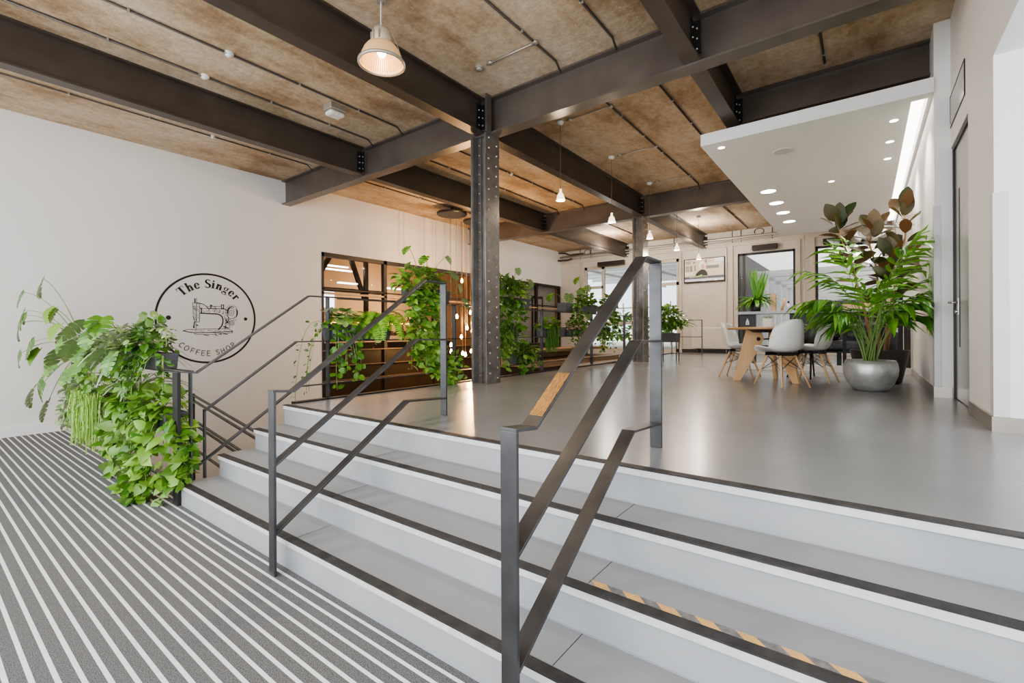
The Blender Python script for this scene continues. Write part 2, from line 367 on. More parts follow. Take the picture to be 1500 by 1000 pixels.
# ------------------------------------------------------------------ steelwork overhead
def ibeam_y(x, y0, y1, zb, w=.16, t=.02, web=.02, zt=ZC-.004):
    return MB().box(x-w/2,x+w/2,y0,y1,zb,zb+t).box(x-w/2,x+w/2,y0,y1,zt-t,zt).box(x-web/2,x+web/2,y0,y1,zb+t,zt-t)
def ibeam_x(y, x0, x1, zb, w=.18, t=.022, web=.02, zt=ZC-.004):
    return MB().box(x0,x1,y-w/2,y+w/2,zb,zb+t).box(x0,x1,y-w/2,y+w/2,zt-t,zt).box(x0,x1,y-web/2,y+web/2,zb+t,zt-t)
ZB = 3.32
tag(ibeam_x(4.85,XW+.001,.685,ZB).build('steel_girder', M['beam']), 'dark steel main girder crossing above the near riveted column', 'girder')
tag(ibeam_x(10.45,XW,.565,ZB).build('steel_girder', M['beam']), 'dark steel main girder crossing above the far riveted column', 'girder')
tag(ibeam_x(6.78,-1.37,.565,3.42,w=.16).build('steel_girder', M['beam']), 'short dark steel girder just in front of the white lowered ceiling', 'girder')
bl = {(-6.78,0):'dark steel ceiling beam nearest the white sign wall, in the front bay', (-4.12,0):'dark steel ceiling beam running past the large hanging lamp to the near column',
      (-1.356,0):'dark steel ceiling beam at the top of the hall, right of the lamp', (-6.78,1):'dark steel ceiling beam above the bulb pendants, behind the near column',
      (-4.12,1):'dark steel ceiling beam linking the near and far columns', (-1.356,1):'short dark steel beam between main girder and white lowered ceiling',
      (-6.78,2):'farthest dark steel beam over the garden doors on the left', (-4.12,2):'farthest dark steel beam above the wall screen'}
for (x, k), lb in bl.items():
    y0, y1 = [(-1.6,4.76),(4.94,10.36),(10.54,15.75)][k]
    if (x,k) == (-1.356,1): y1 = 6.70
    t = thing('ceiling_beam', lb, 'beam', (x,y0,ZB), group='secondary ceiling beams')
    ibeam_y(x,y0,y1,ZB+.02).build('i_section', M['beam2'], t)
    for s, yy in ((1,y1),):
        cl = MB().box(x+.011,x+.022,yy-.10,yy-.005,ZB+.08,ZC-.08).box(x+.011,x+.085,yy-.012,yy-.002,ZB+.08,ZC-.08)
        c = cl.build('end_cleat', M['black'], t)
        rv = MB()
        for z in (3.45,3.55,3.65): rv.ball((x+.024,yy-.06,z),.012,8,4); rv.ball((x+.05,yy-.014,z),.012,8,4)
        rv.build('bolt', M['rivet'], c)
def column(x0, x1, y0, y1, lb, top=3.32):
    t = thing('riveted_column', lb, 'column', ((x0+x1)/2,(y0+y1)/2,0), group='riveted steel columns')
    xm = (x0+x1)/2; ym = (y0+y1)/2
    c = MB().box(x1-.022,x1,y0,y1,.002,top).box(x0,x0+.022,y0,y1,.002,top).box(x0+.022,x1-.022,ym-.012,ym+.012,.002,top)
    c.build('flange_plates', M['colm'], t, bevel=.003)
    a = MB().box(x0+.022,x0+.034,y0+.012,ym,.002,top).box(x0+.022,x0+.09,ym-.03,ym-.012,.002,top).box(x1-.034,x1-.022,y0+.012,ym,.002,top).box(x1-.09,x1-.022,ym-.03,ym-.012,.002,top)
    a.build('corner_angles', M['colm'], t)
    MB().box(x1,x1+.008,y0+.005,y1-.005,.002,.52).build('base_plate_cladding', M['colm'], t)
    MB().box(x1,x1+.008,y0+.005,y1-.005,top-.28,top).build('cap_plate', M['colm'], t)
    rv = MB(); z = .07; i = 0
    while z < top-.03:
        off = .010 if (z < .5 or z > top-.28) else .0
        yy = y0+.065 if i % 2 else y1-.065
        rv.ball((x1+off,yy,z),.0145,8,4)
        z += .068; i += 1
    z = .1
    while z < top-.03:
        rv.ball((x0+.06,ym-.034,z),.012,8,4); rv.ball((x1-.06,ym-.034,z),.012,8,4); z += .13
    tag(rv.build('rivet_rows', M['rivet'], t), kind='stuff')
    return t
column(-4.235,-3.975,4.68,4.97,'grey riveted steel column standing beside the plant railing at hall centre')
column(-4.29,-4.03,10.28,10.58,'grey riveted steel column farther back, behind the tall stair handrail')
# girder stiffener at column 1
struct('trim_girder_stiffener', MB().box(-4.03,-3.95,4.74,4.76,ZB+.02,ZC).box(-3.95,-3.93,4.66,4.76,ZB,ZC), M['beam'])

# conduits on the ceiling
def conduit(x, y0, y1, lb, r=.0125, m='conduit'):
    pts = [(x,y0,ZC-.016),(x,y1-.16,ZC-.016)]
    if y1 in (4.74, 10.34): pts += [(x,y1-.05,ZC-.10)]
    c = MB().tube(pts, r, 8)
    t = c.build('ceiling_conduit', M[m], smooth=True); tag(t, lb, 'conduit', 'ceiling conduits')
    y = max(y0,0)+.5
    while y < y1-.3: MB().box(x-.022,x+.022,y-.009,y+.009,ZC-.034,ZC-.001).build('saddle_clip', M['galv'], t); y += .85
conduit(-8.19,-1.6,4.74,'thin dark conduit on the ceiling strip nearest the sign wall', .010)
conduit(-6.36,-1.6,4.74,'dark ceiling conduit with the smaller left smoke sensor on it')
conduit(-5.63,-1.6,4.74,'dark ceiling conduit feeding the square bulkhead light')
conduit(-2.82,-1.6,4.74,'dark ceiling conduit with the branch to the round sensor')
conduit(-2.12,-1.6,4.74,'dark ceiling conduit right of the sensor branch')
conduit(-8.19,4.96,10.34,'thin dark conduit above the bulb pendants nearest the wall', .010)
conduit(-6.26,4.96,10.34,'dark conduit left of the near column top in the second bay')
conduit(-5.53,4.96,10.34,'dark conduit behind the near column in the second bay')
conduit(-2.79,4.96,10.34,'dark conduit feeding the small hanging lamps')
conduit(-2.06,4.96,10.34,'dark conduit running to the corner of the white lowered ceiling')
conduit(-.365,4.96,6.69,'short dark conduit between the main girder and the short girder')
conduit(-2.82,10.56,15.7,'far dark conduit above the windows right of the wall screen')
conduit(-5.9,10.56,15.7,'far dark conduit above the garden doors')
# branches and sensors
def branch(x0, x1, y, lb, head=None):
    b = MB().tube([(x0,y,ZC-.018),(x1,y,ZC-.018)], .011, 8)
    o = b.build('conduit_branch', M['galv'], smooth=True); tag(o, lb, 'conduit', 'conduit branches')
    j = MB().lathe([(.0,-.03),(.03,-.03),(.034,-.02),(.034,0),(.0,0)], (x0,y,ZC), 16); j.build('junction_box', M['galv'], o, smooth=True); j = MB(); j.lathe([(.0,-.03),(.026,-.03),(.03,-.02),(.03,0),(0,0)], (x1+.06,y,ZC), 14)
    j.build('junction_box', M['galv'], o, smooth=True)
branch(-2.82,-3.5,4.15,'pale conduit branch reaching left to the round grey sensor')
branch(-2.79,-3.5,5.96,'pale conduit branch to the nearest small hanging lamp')
branch(-2.79,-3.5,7.71,'pale conduit branch to the second small hanging lamp')
branch(-2.79,-3.5,9.55,'pale conduit branch to the third small hanging lamp')
branch(-2.82,-3.5,11.32,'pale conduit branch to the fourth small hanging lamp')
branch(-8.19,-7.6,7.3,'short pale conduit stub left of the bulb pendant plates')
def sensor(x, y, lb, r=.05, m='white'):
    t = thing('ceiling_sensor', lb, 'sensor', (x,y,ZC), group='round ceiling sensors')
    MB().lathe([(0,0),(r,0),(r,-.02),(r*.9,-.026),(0,-.026)][::-1], (x,y,ZC), 20).build('base', M[m], t, smooth=False)
    MB().lathe([(0,-.05),(r*.5,-.047),(r*.75,-.036),(r*.8,-.026),(0,-.026)], (x,y,ZC), 20).build('dome', M[m], t, smooth=True)
sensor(-6.36,2.26,'small white round smoke sensor on the left conduit'); sensor(-5.63,2.24,'small white round smoke sensor on the conduit before the bulkhead light')
sensor(-8.19,3.02,'tiny white sensor on the conduit nearest the sign wall', .032); sensor(-3.61,4.15,'grey round sensor at the end of the pale branch', .055, 'galv')
sensor(-5.53,7.3,'tiny white sensor right of the near column in the second bay', .035)
t = thing('bulkhead_light', 'square grey emergency bulkhead light with frosted lens on the ceiling', 'light', (-5.8,3.65,ZC))
MB().box(-5.90,-5.71,3.53,3.77,ZC-.085,ZC-.0005).build('housing', M['galv'], t, bevel=.012)
MB().box(-5.89,-5.72,3.54,3.76,ZC-.15,ZC-.086).build('lens', mat('frosted_lens', (.75,.72,.66), .3), t, bevel=.05)

# white lowered ceiling
SZL = 3.10
sf = MB().box(-1.71,.395,6.36,13.6,SZL,3.25).box(.53,.563,6.36,13.6,SZL,3.25).box(.395,.53,6.36,6.50,SZL,3.25).box(.395,.53,6.50,13.6,3.19,3.25)
struct('ceiling_lowered', sf, M['wall_r'])
tag(MB().box(.41,.515,6.52,13.55,3.165,3.18).build('cove_strip_light', M['strip']), 'long glowing light strip in the slot beside the right wall', 'light')
def downlight(x, y, r, lb, g):
    t = thing('downlight', lb, 'light', (x,y,SZL), group=g)
    MB().lathe([(r,0),(r*1.12,0),(r*1.12,-.004),(r,-.006)], (x,y,SZL), 24, cap=False).build('rim', M['white'], t)
    MB().lathe([(0,-.007),(r,-.007),(r,-.001),(0,-.001)], (x,y,SZL), 24).build('lens', M['down'], t)
for q, y in enumerate((9.11,10.03,10.93,11.89)):
    downlight(-1.33, y, .115, ['nearest','second','third','farthest'][q]+' of the four large round downlights in a row on the white lowered ceiling', 'large downlights')
for q, (x, y) in enumerate([(.27,6.94),(.257,7.68),(.257,8.42),(-.43,9.13),(-1.5,6.56)]):
    downlight(x, y, .04, ['small downlight beside the light strip, nearest of its row','small downlight beside the light strip, middle of its row','small downlight beside the light strip, farthest of its row','lone small downlight in the middle of the white lowered ceiling','small downlight at the near left corner of the white lowered ceiling'][q], 'small downlights')
tag(MB().lathe([(0,-.012),(.115,-.01),(.125,0),(0,0)], (-.873,7.2,SZL), 28).build('ceiling_speaker', mat('speaker_grille', (.62,.61,.6), .6)), 'flat round pale speaker grille flush in the white lowered ceiling', 'speaker')

# ------------------------------------------------------------------ railings
def flat(A, B, pts, w=.065, t=.012, mb=None):
    """mitred flat bar: pts are (fraction along A-B, z)"""
    mb = mb or MB(); A = V((A[0],A[1],0)); B = V((B[0],B[1],0)); D = (B-A); ln = D.length; d = D/ln; side = V((d.y,-d.x,0))
    q = [V((s*ln, z)) for s, z in pts]; up = []; n = len(q)
    for i in range(n):
        a = (q[i]-q[i-1]).normalized() if i else (q[1]-q[0]).normalized()
        b = (q[i+1]-q[i]).normalized() if i < n-1 else a
        na, nb = V((-a.y,a.x)), V((-b.y,b.x)); m = (na+nb).normalized(); up.append(m/max(.3,m.dot(na)) if 0 < i < n-1 else V((0,1))/max(.3,na.y))
    o = []
    for i in range(n):
        for sd, k in ((-1,-.5),(1,-.5),(1,.5),(-1,.5)):
            p = q[i] + up[i]*(k*t); w3 = A + d*p.x + side*(sd*w/2); o.append((w3.x, w3.y, p.y))
    f = [(0,1,2,3), (4*n-1,4*n-2,4*n-3,4*n-4)]
    for i in range(n-1):
        for k in range(4): f.append((4*i+k, 4*i+4+k, 4*i+4+(k+1)%4, 4*i+(k+1)%4))
    return mb.add(o, f)
def stair_rail(A, B, top, mid, low, lb, w=.065):
    t = thing('stair_handrail', lb, 'railing', (A[0],A[1],ZL), group='black steel stair handrails')
    MB().box(A[0]-w/2,A[0]+w/2,A[1]-.008,A[1]+.008,ZL+.002,top[0][1]-.006).build('post', M['steel'], t, bevel=.002)
    MB().box(B[0]-w/2,B[0]+w/2,B[1]-.008,B[1]+.008,.002,top[-1][1]-.006).build('post', M['steel'], t, bevel=.002)
    flat(A,B,top,w).build('top_bar', M['steel'], t, bevel=.0015)
    flat(A,B,mid,w).build('middle_bar', M['steel'], t, bevel=.0015)
    flat(A,B,low,w).build('lower_bar', M['steel'], t, bevel=.0015)
    MB().box(A[0]-w/2-.004,A[0]+w/2+.004,A[1]-.011,A[1]+.011,top[0][1]-.002,top[0][1]+.002).build('weld_seam', M['steel'], t)
    return t
RT, RM, RL = [(-.007,.345),(.085,.332),(.852,1.092),(1.006,1.09)], [(.006,-.088),(.79,.63),(1.0,.626)], [(.006,-.49),(.718,.165),(1.0,.143)]
stair_rail((-2.78,1.33),(-2.78,2.73),RT,RM,RL,
    'black flat-bar handrail on the middle-left of the stairs, in front of the ferns')
stair_rail((-.988,1.285),(-.986,2.70),RT,RM,RL,
    'nearest black flat-bar handrail, largest in view with a worn golden patch', .07)
# worn golden paint near the foot of the near handrail
A, B = (-.988,1.285), (-.986,2.70)
hr = [o for o in bpy.data.objects if o.name.startswith('stair_handrail')][-1]
wornm = mat('worn_golden_steel', (.50,.29,.11), .38, .6, noise=40, c2=(.16,.09,.04), stretch=(6,1,1))
flat(A,B,[(.115,.3696),(.26,.5133)],.060,.002).build('worn_patch', wornm, hr)['label'] = 'worn golden brown patch on the top bar'

t = thing('stair_handrail', 'black handrail at the far left end of the stairs, before the wall sign', 'railing', (-4.55,1.5,ZL), group='black steel stair handrails')
A, B = (-4.55,1.41), (-4.55,2.73)
MB().box(-4.575,-4.525,1.49,1.504,ZL+.002,.352).build('post', M['steel'], t)
MB().box(-4.585,-4.55,1.60,1.614,ZL-.3,.03).build('post', M['steel'], t)
flat(A,B,[(0,.368),(.10,.352),(.865,1.066),(1.0,1.066)],.05).build('top_bar', M['steel'], t)
flat(A,B,[(.147,.022),(.765,.60),(1.0,.60)],.05).build('middle_bar', M['steel'], t)
flat(A,B,[(.05,-.49),(.77,.15),(1.0,.15)],.05).build('lower_bar', M['steel'], t)

# gallery railing along the floor edge
XG = -4.53
t = thing('gallery_railing', 'long black steel railing carrying planters along the edge of the hall floor', 'railing', (XG,2.75,0))
for z, n in ((1.066,'top_rail'),(.60,'middle_rail'),(.155,'lower_rail')):
    MB().box(XG-.025,XG+.025,2.72,11.4,z-.006,z+.006).build(n, M['steel'], t)
for z in (1.066,.6):
    MB().box(XG-.14,XG-.12,2.95,11.4,z-.006,z+.006).build('planter_support', M['steel'], t)
for y in (2.75,4.65,6.83,8.7,10.35):
    MB().box(XG-.03,XG+.03,y-.007,y+.007,.016,1.06).build('post', M['steel'], t)
# return of the gallery rail behind the far column
t = thing('gallery_railing', 'far return of the black railing, right of the far column', 'railing', (-3.4,14.1,0))
for z in (.006+.02,.52,1.0): MB().box(-4.6,-3.72,13.9,13.93,z,z+.02).build('rail', M['steel'], t)
for x in (-4.6,-3.74): MB().box(x,x+.02,13.9,13.93,.001,1.02).build('post', M['steel'], t)
# planter rail beside the carpet
t = thing('planter_railing', 'black steel railing between matting and stairwell, hung with trailing plants', 'railing', (-4.58,1.41,ZL))
MB().box(-4.64,-4.53,1.395,1.422,ZL+.002,.362).build('end_post', M['black'], t, bevel=.002)
for x in (-6.52,-8.4): MB().box(x-.045,x+.045,1.40,1.42,ZL+.002,.355).build('post', M['black'], t)
for z, n in ((.367,'top_rail'),(-.14,'middle_rail'),(-.548,'lower_rail')):
    MB().box(-8.6,-4.54,1.38,1.43,z-.006,z+.006).build(n, M['steel'], t)
    if n != 'lower_rail': MB().box(-8.6,-4.54,1.50,1.52,z-.006,z+.006).build('planter_support', M['steel'], t)
# descending stairwell rail
t = thing('stairwell_railing', 'thin black rails sloping down into the stairwell behind the stairs', 'railing', (-6.5,2.3,-1.2))
for a, b in (((-6.9,2.3,-.10),(-4.9,2.3,-.40)),((-6.9,2.3,-.17),(-4.9,2.3,-.47)),((-6.9,2.3,-.42),(-4.8,2.3,-.72)),((-6.9,2.3,-.47),(-4.8,2.3,-.77)),((-6.9,2.3,-.78),(-4.8,2.3,-1.05))):
    MB().bar(a,b,.03,.016).build('rail', M['steel'], t)
MB().box(-6.9,-6.87,2.29,2.31,-3.2,-.08).build('post', M['steel'], t); MB().box(-4.9,-4.87,2.29,2.31,-3.2,-.42).build('post', M['steel'], t)
struct('trim_stairwell_landing', MB().box(-6.6,-4.6,1.6,2.3,-1.25,-1.18), mat('tan_landing', (.50,.40,.32), .6))

# ------------------------------------------------------------------ long window in the left wall
f = MB(); xa, xb = XW-.10, XW+.012
f.box(xa,xb,yA,yA+.05,zB,zT).box(xa,xb,yB-.05,yB,zB,zT).box(xa,xb,yA,yB,zT-.09,zT).box(xa,xb,yA,yB,zB,zB+.06)
ys = [7.33,9.01,10.69,12.37,14.05]
for y in ys: f.box(xa,xb,y-.045,y+.045,zB,zT)
w1 = struct('window_5', f, M['frame'])
MB().box(xa,xb,yA,yB,1.66,1.69).build('transom_bar', M['frame'], w1)
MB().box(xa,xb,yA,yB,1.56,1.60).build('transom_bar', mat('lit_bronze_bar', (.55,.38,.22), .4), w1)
MB().box(XW-.06,XW-.05,yA,yB,zB,.30).build('lower_panel', M['dark'], w1)
for z in (.30,-.05,-.38): MB().box(XW-.03,XW+.02,yA,yB,z-.012,z+.012).build('glazing_bar', mat('bar_bronze', (.22,.15,.10), .35, .3), w1)
MB().box(XW-.04,XW-.034,yA,yB,.3,zT-.05).build('pane', M['glass'], w1)
# room beyond that window
bx = MB().box(-13.6,-13.5,5.0,16.0,-.8,3.2).box(-13.5,-9.7,4.9,5.0,-.8,3.2).box(-13.5,-9.7,16.0,16.1,-.8,3.2).box(-13.5,-9.7,5.0,16.0,3.1,3.2)
struct('wall_beyond_window', bx, mat('warm_inner_wall', (.55,.40,.27), .7, noise=.6, c2=(.45,.30,.19)))
struct('floor_beyond_window', MB().box(-13.5,-9.7,5.0,16.0,-.82,-.75), M['brown'])
t = thing('reflected_truss', 'dark timber truss added to stand for the reflection in the first pane of the long window', 'truss', (-10.6,6.3,1.4))  # truss added behind the glass for the ceiling mirrored in the upper pane
for a, b in (((-10.6,5.0,2.45),(-10.6,6.0,1.75)),((-10.6,6.0,1.75),(-10.6,6.5,2.6)),((-10.6,7.1,2.6),(-10.6,7.5,1.6)),((-10.6,4.9,1.78),(-10.6,8.0,1.78)),((-10.6,6.5,2.62),(-10.6,7.3,2.62)),((-10.6,7.55,1.0),(-10.6,7.55,2.7))):
    MB().bar(a,b,.09,.10).build('truss_member', M['dark'], t)
for q, (y, z, x, l) in enumerate([(5.5,1.92,-10.0,.32),(6.9,2.5,-11.5,1.4),(6.9,2.36,-11.2,1.3),(6.6,1.88,-10.0,.5),(8.0,1.85,-10.0,.5)]):
    tag(MB().box(x-.05,x+.05,y-l/2,y+l/2,z,z+.03).build('reflected_light_strip', M['fluor']), 'slim glowing strip added for the light bars reflected in the first pane of the long window', 'lamp', 'strips for reflected lights beyond the long window')  # glowing strips added for light bars mirrored in the upper pane
tag(MB().box(-13.49,-13.45,6.9,8.4,1.5,2.0).build('bright_far_window', emat('bright_inner_window', (.85,.9,1), 1.6)), 'bright far window seen through the first pane of the long window', 'window')
pp = struct('wall_inner_partition', MB().box(-10.0,-9.9,12.0,15.9,-.74,3.05), mat('pale_partition', (.66,.63,.58), .6, noise=1.2, c2=(.52,.50,.47)))
MB().box(-9.89,-9.87,14.25,15.0,-.74,2.05).build('dark_door_leaf', M['dark'], pp); MB().box(-9.87,-9.865,14.35,14.9,-.7,1.95).build('pale_door_panel', mat('pale_door', (.6,.58,.55), .5), pp)
t = thing('back_bar', 'dark café back bar with lit shelves seen through the lower panes of the long window', 'bar', (-12.2,9.6,-.75))
MB().box(-11.9,-11.4,6.6,11.7,-.745,.42).build('counter', M['dark'], t)
for z in (.75,1.1): MB().box(-13.49,-13.2,6.6,11.7,z,z+.03).build('shelf', M['wood'], t)
MB().box(-13.49,-13.46,6.8,11.6,1.0,1.04).build('shelf_light', emat('amber_shelf_light', (1,.55,.2), 4), t)
for i in range(18):
    y = 6.9 + i*.26; x = -13.35
    b = MB().lathe([(.035,0),(.035,.13),(.012,.18),(.012,.24)], (x,y,.78), 8).build('bottle', [M['glass'],M['dark'],M['oak2']][i%3], None, smooth=True)
    tag(b, 'small bottle standing on the lit back bar shelf beyond the long window', 'bottle', 'bottles on the back bar')

# ------------------------------------------------------------------ wall sign
SY, SZ, SX, SR = 3.42, .968, XW+.004, .814
sg = thing('wall_sign', 'round black line emblem with sewing machine and curved lettering on the white wall', 'sign', (XW,SY,SZ))
KS = SR/.775
def S3(a, b, e=0): return (SX+e, SY+a*KS, SZ+b*KS)
def ring(mb, ca, cb, ra, rb, w, n=64, a0=0, a1=360, w2=None):
    """stroke along an ellipse arc; width eases from w to w2 in the middle"""
    m = max(6, int(n*abs(a1-a0)/360)); vs = []; cl = abs(a1-a0) >= 360
    for i in range(m+1):
        u = i/m; a = R(a0+(a1-a0)*u); ww = w if w2 is None else w + (w2-w)*math.sin(math.pi*u)
        for s in (-.5,.5): vs.append(S3(ca+(ra+s*ww)*math.cos(a), cb+(rb+s*ww)*math.sin(a)))
    mb.add(vs, [(2*i,2*i+1,2*i+3,2*i+2) for i in range(m)]); return mb
def stroke(mb, pts, w):
    for (a0,b0),(a1,b1) in zip(pts, pts[1:]):
        d = V((a1-a0,b1-b0)); l = d.length or 1e-6; d /= l; n = V((-d.y,d.x))*(w/2); e = d*(w*.3)
        q = [(a0-e.x-n.x,b0-e.y-n.y),(a1+e.x-n.x,b1+e.y-n.y),(a1+e.x+n.x,b1+e.y+n.y),(a0-e.x+n.x,b0-e.y+n.y)]
        mb.add([S3(*p) for p in q], [(0,1,2,3)])
    return mb
ring(MB(), 0,0,.760,.760,.032,120).build('outer_ring', M['print'], sg)
for a, n in ((-.585,.036),(.60,.030)):
    MB().add([S3(a+n*math.cos(R(k*15)), n*math.sin(R(k*15))) for k in range(24)], [tuple(range(24))]).build('dot', M['print'], sg)
# serif capitals and lowercase from blocks and arcs (unit: cap height 1)
def glyph(ch):
    P = []  # list of polygons
    def rc(x0,y0,x1,y1): P.append([(x0,y0),(x1,y0),(x1,y1),(x0,y1)])
    def arc(cx,cy,rx,ry,a0,a1,wx,wy,n=14):
        q = []
        for i in range(n+1):
            a = R(a0+(a1-a0)*i/n); c, s = math.cos(a), math.sin(a); q.append(((cx+rx*c,cy+ry*s),(cx+(rx-wx)*c,cy+(ry-wy)*s)))
        for (o0,i0),(o1,i1) in zip(q,q[1:]): P.append([o0,o1,i1,i0])
    if ch == 'T': rc(.28,0,.53,1); rc(.18,0,.62,.05); rc(0,.94,.80,1); rc(0,.70,.05,.96); rc(.75,.70,.80,.96); return P,.86
    if ch == 'h': rc(.06,0,.29,1.03); rc(0,0,.34,.05); rc(0,.98,.2,1.03); arc(.42,.42,.20,.26,0,170,.18,.07); rc(.41,0,.64,.42); rc(.36,0,.70,.05); return P,.78
    if ch == 'e': arc(.29,.34,.31,.37,20,330,.22,.09); rc(.12,.34,.54,.39); arc(.38,.37,.19,.30,0,90,.10,.06); return P,.66
    if ch == 'S':
        arc(.34,.74,.31,.28,35,250,.20,.09); arc(.33,.28,.34,.30,-145,75,.22,.09); P.append([(.06,.66),(.20,.74),(.66,.36),(.52,.24)]); rc(.56,.72,.60,.98); rc(.02,.02,.06,.30); return P,.66
    if ch == 'i': rc(.07,0,.30,.68); rc(0,0,.36,.05); rc(.01,.63,.2,.68); arc(.18,.88,.105,.105,0,360,.105,.105); return P,.43
    if ch == 'n': rc(.06,0,.29,.68); rc(0,0,.34,.05); rc(0,.63,.2,.68); arc(.42,.42,.20,.26,0,170,.18,.07); rc(.41,0,.64,.42); rc(.36,0,.70,.05); return P,.78
    if ch == 'g': arc(.28,.45,.25,.24,0,360,.15,.05); arc(.28,-.12,.30,.17,0,360,.12,.06); rc(.10,.02,.50,.14); rc(.44,.60,.64,.68); return P,.68
    if ch == 'r': rc(.06,0,.29,.68); rc(0,0,.36,.05); rc(0,.63,.2,.68); arc(.40,.50,.14,.18,60,170,.12,.05); arc(.46,.56,.09,.09,0,360,.09,.09); return P,.56
    return P,.34
def arc_text(mb, txt, rad, h, top=True, gap=.06, cen=0):
    adv = [glyph(c)[1]+gap for c in txt]; tot = sum(adv)*h; pos = -tot/2
    for c, ad in zip(txt, adv):
        ps, w = glyph(c); mid = pos + w*h/2; th = mid/(rad+h*.35) + cen
        for p in ps:
            vs = []
            for x, y in p:
                lx = (x-w/2)*h; rr = rad + y*h; vs.append(S3(rr*math.sin(th)+lx*math.cos(th), rr*math.cos(th)-lx*math.sin(th)))
            mb.add(vs, [tuple(range(len(vs)))])
        if ps: mb.build('letter', M['print'], sg)
        mb = MB(); pos += ad*h
arc_m = MB(); arc_text(arc_m, 'The Singer', .525, .145, gap=.06, cen=R(3))
# thin sans letters on the lower arc, drawn as strokes
SANS = {'C':[[(.62,.84),(.5,.95),(.36,1),(.2,.94),(.06,.75),(0,.5),(.06,.25),(.2,.06),(.36,0),(.5,.05),(.62,.16)]],
 'O':[[(.38+.38*math.cos(R(k*30)),.5+.5*math.sin(R(k*30))) for k in range(13)]], 'F':[[(.05,0),(.05,1),(.6,1)],[(.05,.52),(.52,.52)]],
 'E':[[(.6,0),(.05,0),(.05,1),(.6,1)],[(.05,.52),(.54,.52)]], 'S':[[(.56,.86),(.42,.98),(.22,.99),(.08,.86),(.1,.66),(.3,.54),(.5,.42),(.58,.24),(.46,.04),(.22,0),(.03,.14)]],
 'H':[[(.05,0),(.05,1)],[(.62,0),(.62,1)],[(.05,.52),(.62,.52)]], 'P':[[(.05,0),(.05,1),(.38,1),(.56,.88),(.58,.7),(.48,.52),(.34,.46),(.05,.46)]]}
lw = MB(); txt = 'COFFEE SHOP'; h = .082; adv = {'C':.9,'O':1.08,'F':.86,'E':.88,' ':.62,'S':.86,'H':.98,'P':.8}
tot = sum(adv[c] for c in txt)*h*1.16; pos = -tot/2
for c in txt:
    w = .64; mid = pos + w*h/2; th = mid/.60
    for st_ in SANS.get(c, []):
        q = []
        for x, y in st_:
            lx = (x-w/2)*h; rr = .645 - y*h; q.append((rr*math.sin(th)+lx*math.cos(th), -rr*math.cos(th)+lx*math.sin(th)))
        stroke(lw, q, .012)
    if lw.v: lw.build('letter', M['printg'], sg); lw = MB()
    pos += adv[c]*h*1.16
# sewing machine line drawing (points read in tenths of the sign grid)
def Q(u, v): return ((u/10-41)/73*.775, (65-v/10)/66*.775)
sm = MB(); F_, W_ = .007, .016
for pts, w in [([(400,505),(520,503),(640,505),(700,530)],W_*.8),([(290,578),(400,580),(540,585),(580,598),(605,622),(620,660),(618,710),(600,760),(552,815)],W_*1.15),
  ([(185,430),(280,430),(275,705),(215,705),(190,640),(185,430)],F_),([(235,430),(230,705)],F_),([(290,505),(305,505),(305,575),(290,578)],W_),([(305,508),(400,505)],F_),
  ([(212,372),(215,430)],W_*1.1),([(235,362),(238,430)],F_),([(250,430),(330,445),(375,475),(400,505)],W_*.7),([(390,480),(480,470),(600,472)],F_),
  ([(430,455),(460,460)],W_),([(442,460),(440,500)],W_),([(490,480),(510,478),(508,500)],F_),([(595,445),(632,445),(630,500),(600,498),(595,445)],W_*.8),
  ([(205,705),(195,790)],W_*.9),([(225,705),(228,820)],F_),([(190,770),(205,790)],W_),([(235,745),(255,760)],W_),
  ([(50,832),(120,850),(210,860),(400,858),(600,852),(770,840)],W_*.8),([(50,832),(110,815),(300,808),(550,803),(700,805),(770,838)],F_),([(200,858),(215,885),(400,888),(505,885),(500,855)],F_),
  ([(505,885),(515,900),(540,905)],W_*.7),([(560,880),(600,885)],W_*.7),([(620,878),(690,885)],W_*.7),([(765,840),(765,865),(510,880)],F_),([(340,895),(410,903)],F_*1.3),
  ([(700,530),(690,570),(700,640),(715,700),(718,800)],F_),([(640,600),(660,680),(650,800)],F_*.8),([(665,670),(700,720)],W_),([(700,680),(670,720)],W_*.8),([(630,770),(690,790)],W_),([(660,760),(650,805)],W_*.8),([(640,640),(690,660),(740,655)],F_)]:
    stroke(sm, [Q(*p) for p in pts], w)
k1 = .775/73/10
for u, v, ra, rb, w, a0, a1, w2 in [(755,545,95,115,F_*.7,0,360,None),(745,545,45,60,F_,0,360,None),(760,550,72,92,F_,60,200,.02),(775,560,65,95,F_,-60,50,.022),(742,545,20,28,F_,0,360,None),(755,715,38,42,F_,0,360,None),(755,715,18,20,F_,0,360,None)]:
    ca, cb = Q(u, v); ring(sm, ca, cb, ra*k1, rb*k1, w, 40, a0, a1, w2)
rr = random.Random(3)
for (u0,u1,v0,v1,n) in [(330,600,520,565,34),(192,270,440,690,44),(600,700,530,600,16),(640,710,610,800,16),(120,680,822,846,22),(700,830,620,680,10)]:
    for _ in range(n):
        u, v = rr.uniform(u0,u1), rr.uniform(v0,v1); a = rr.uniform(0,6.3); l = rr.uniform(6,16)
        stroke(sm, [Q(u,v), Q(u+l*math.cos(a), v+l*math.sin(a)), Q(u+l*math.cos(a)+6, v+l*math.sin(a+1))], .0045)
sm.build('sewing_machine_drawing', M['print'], sg)

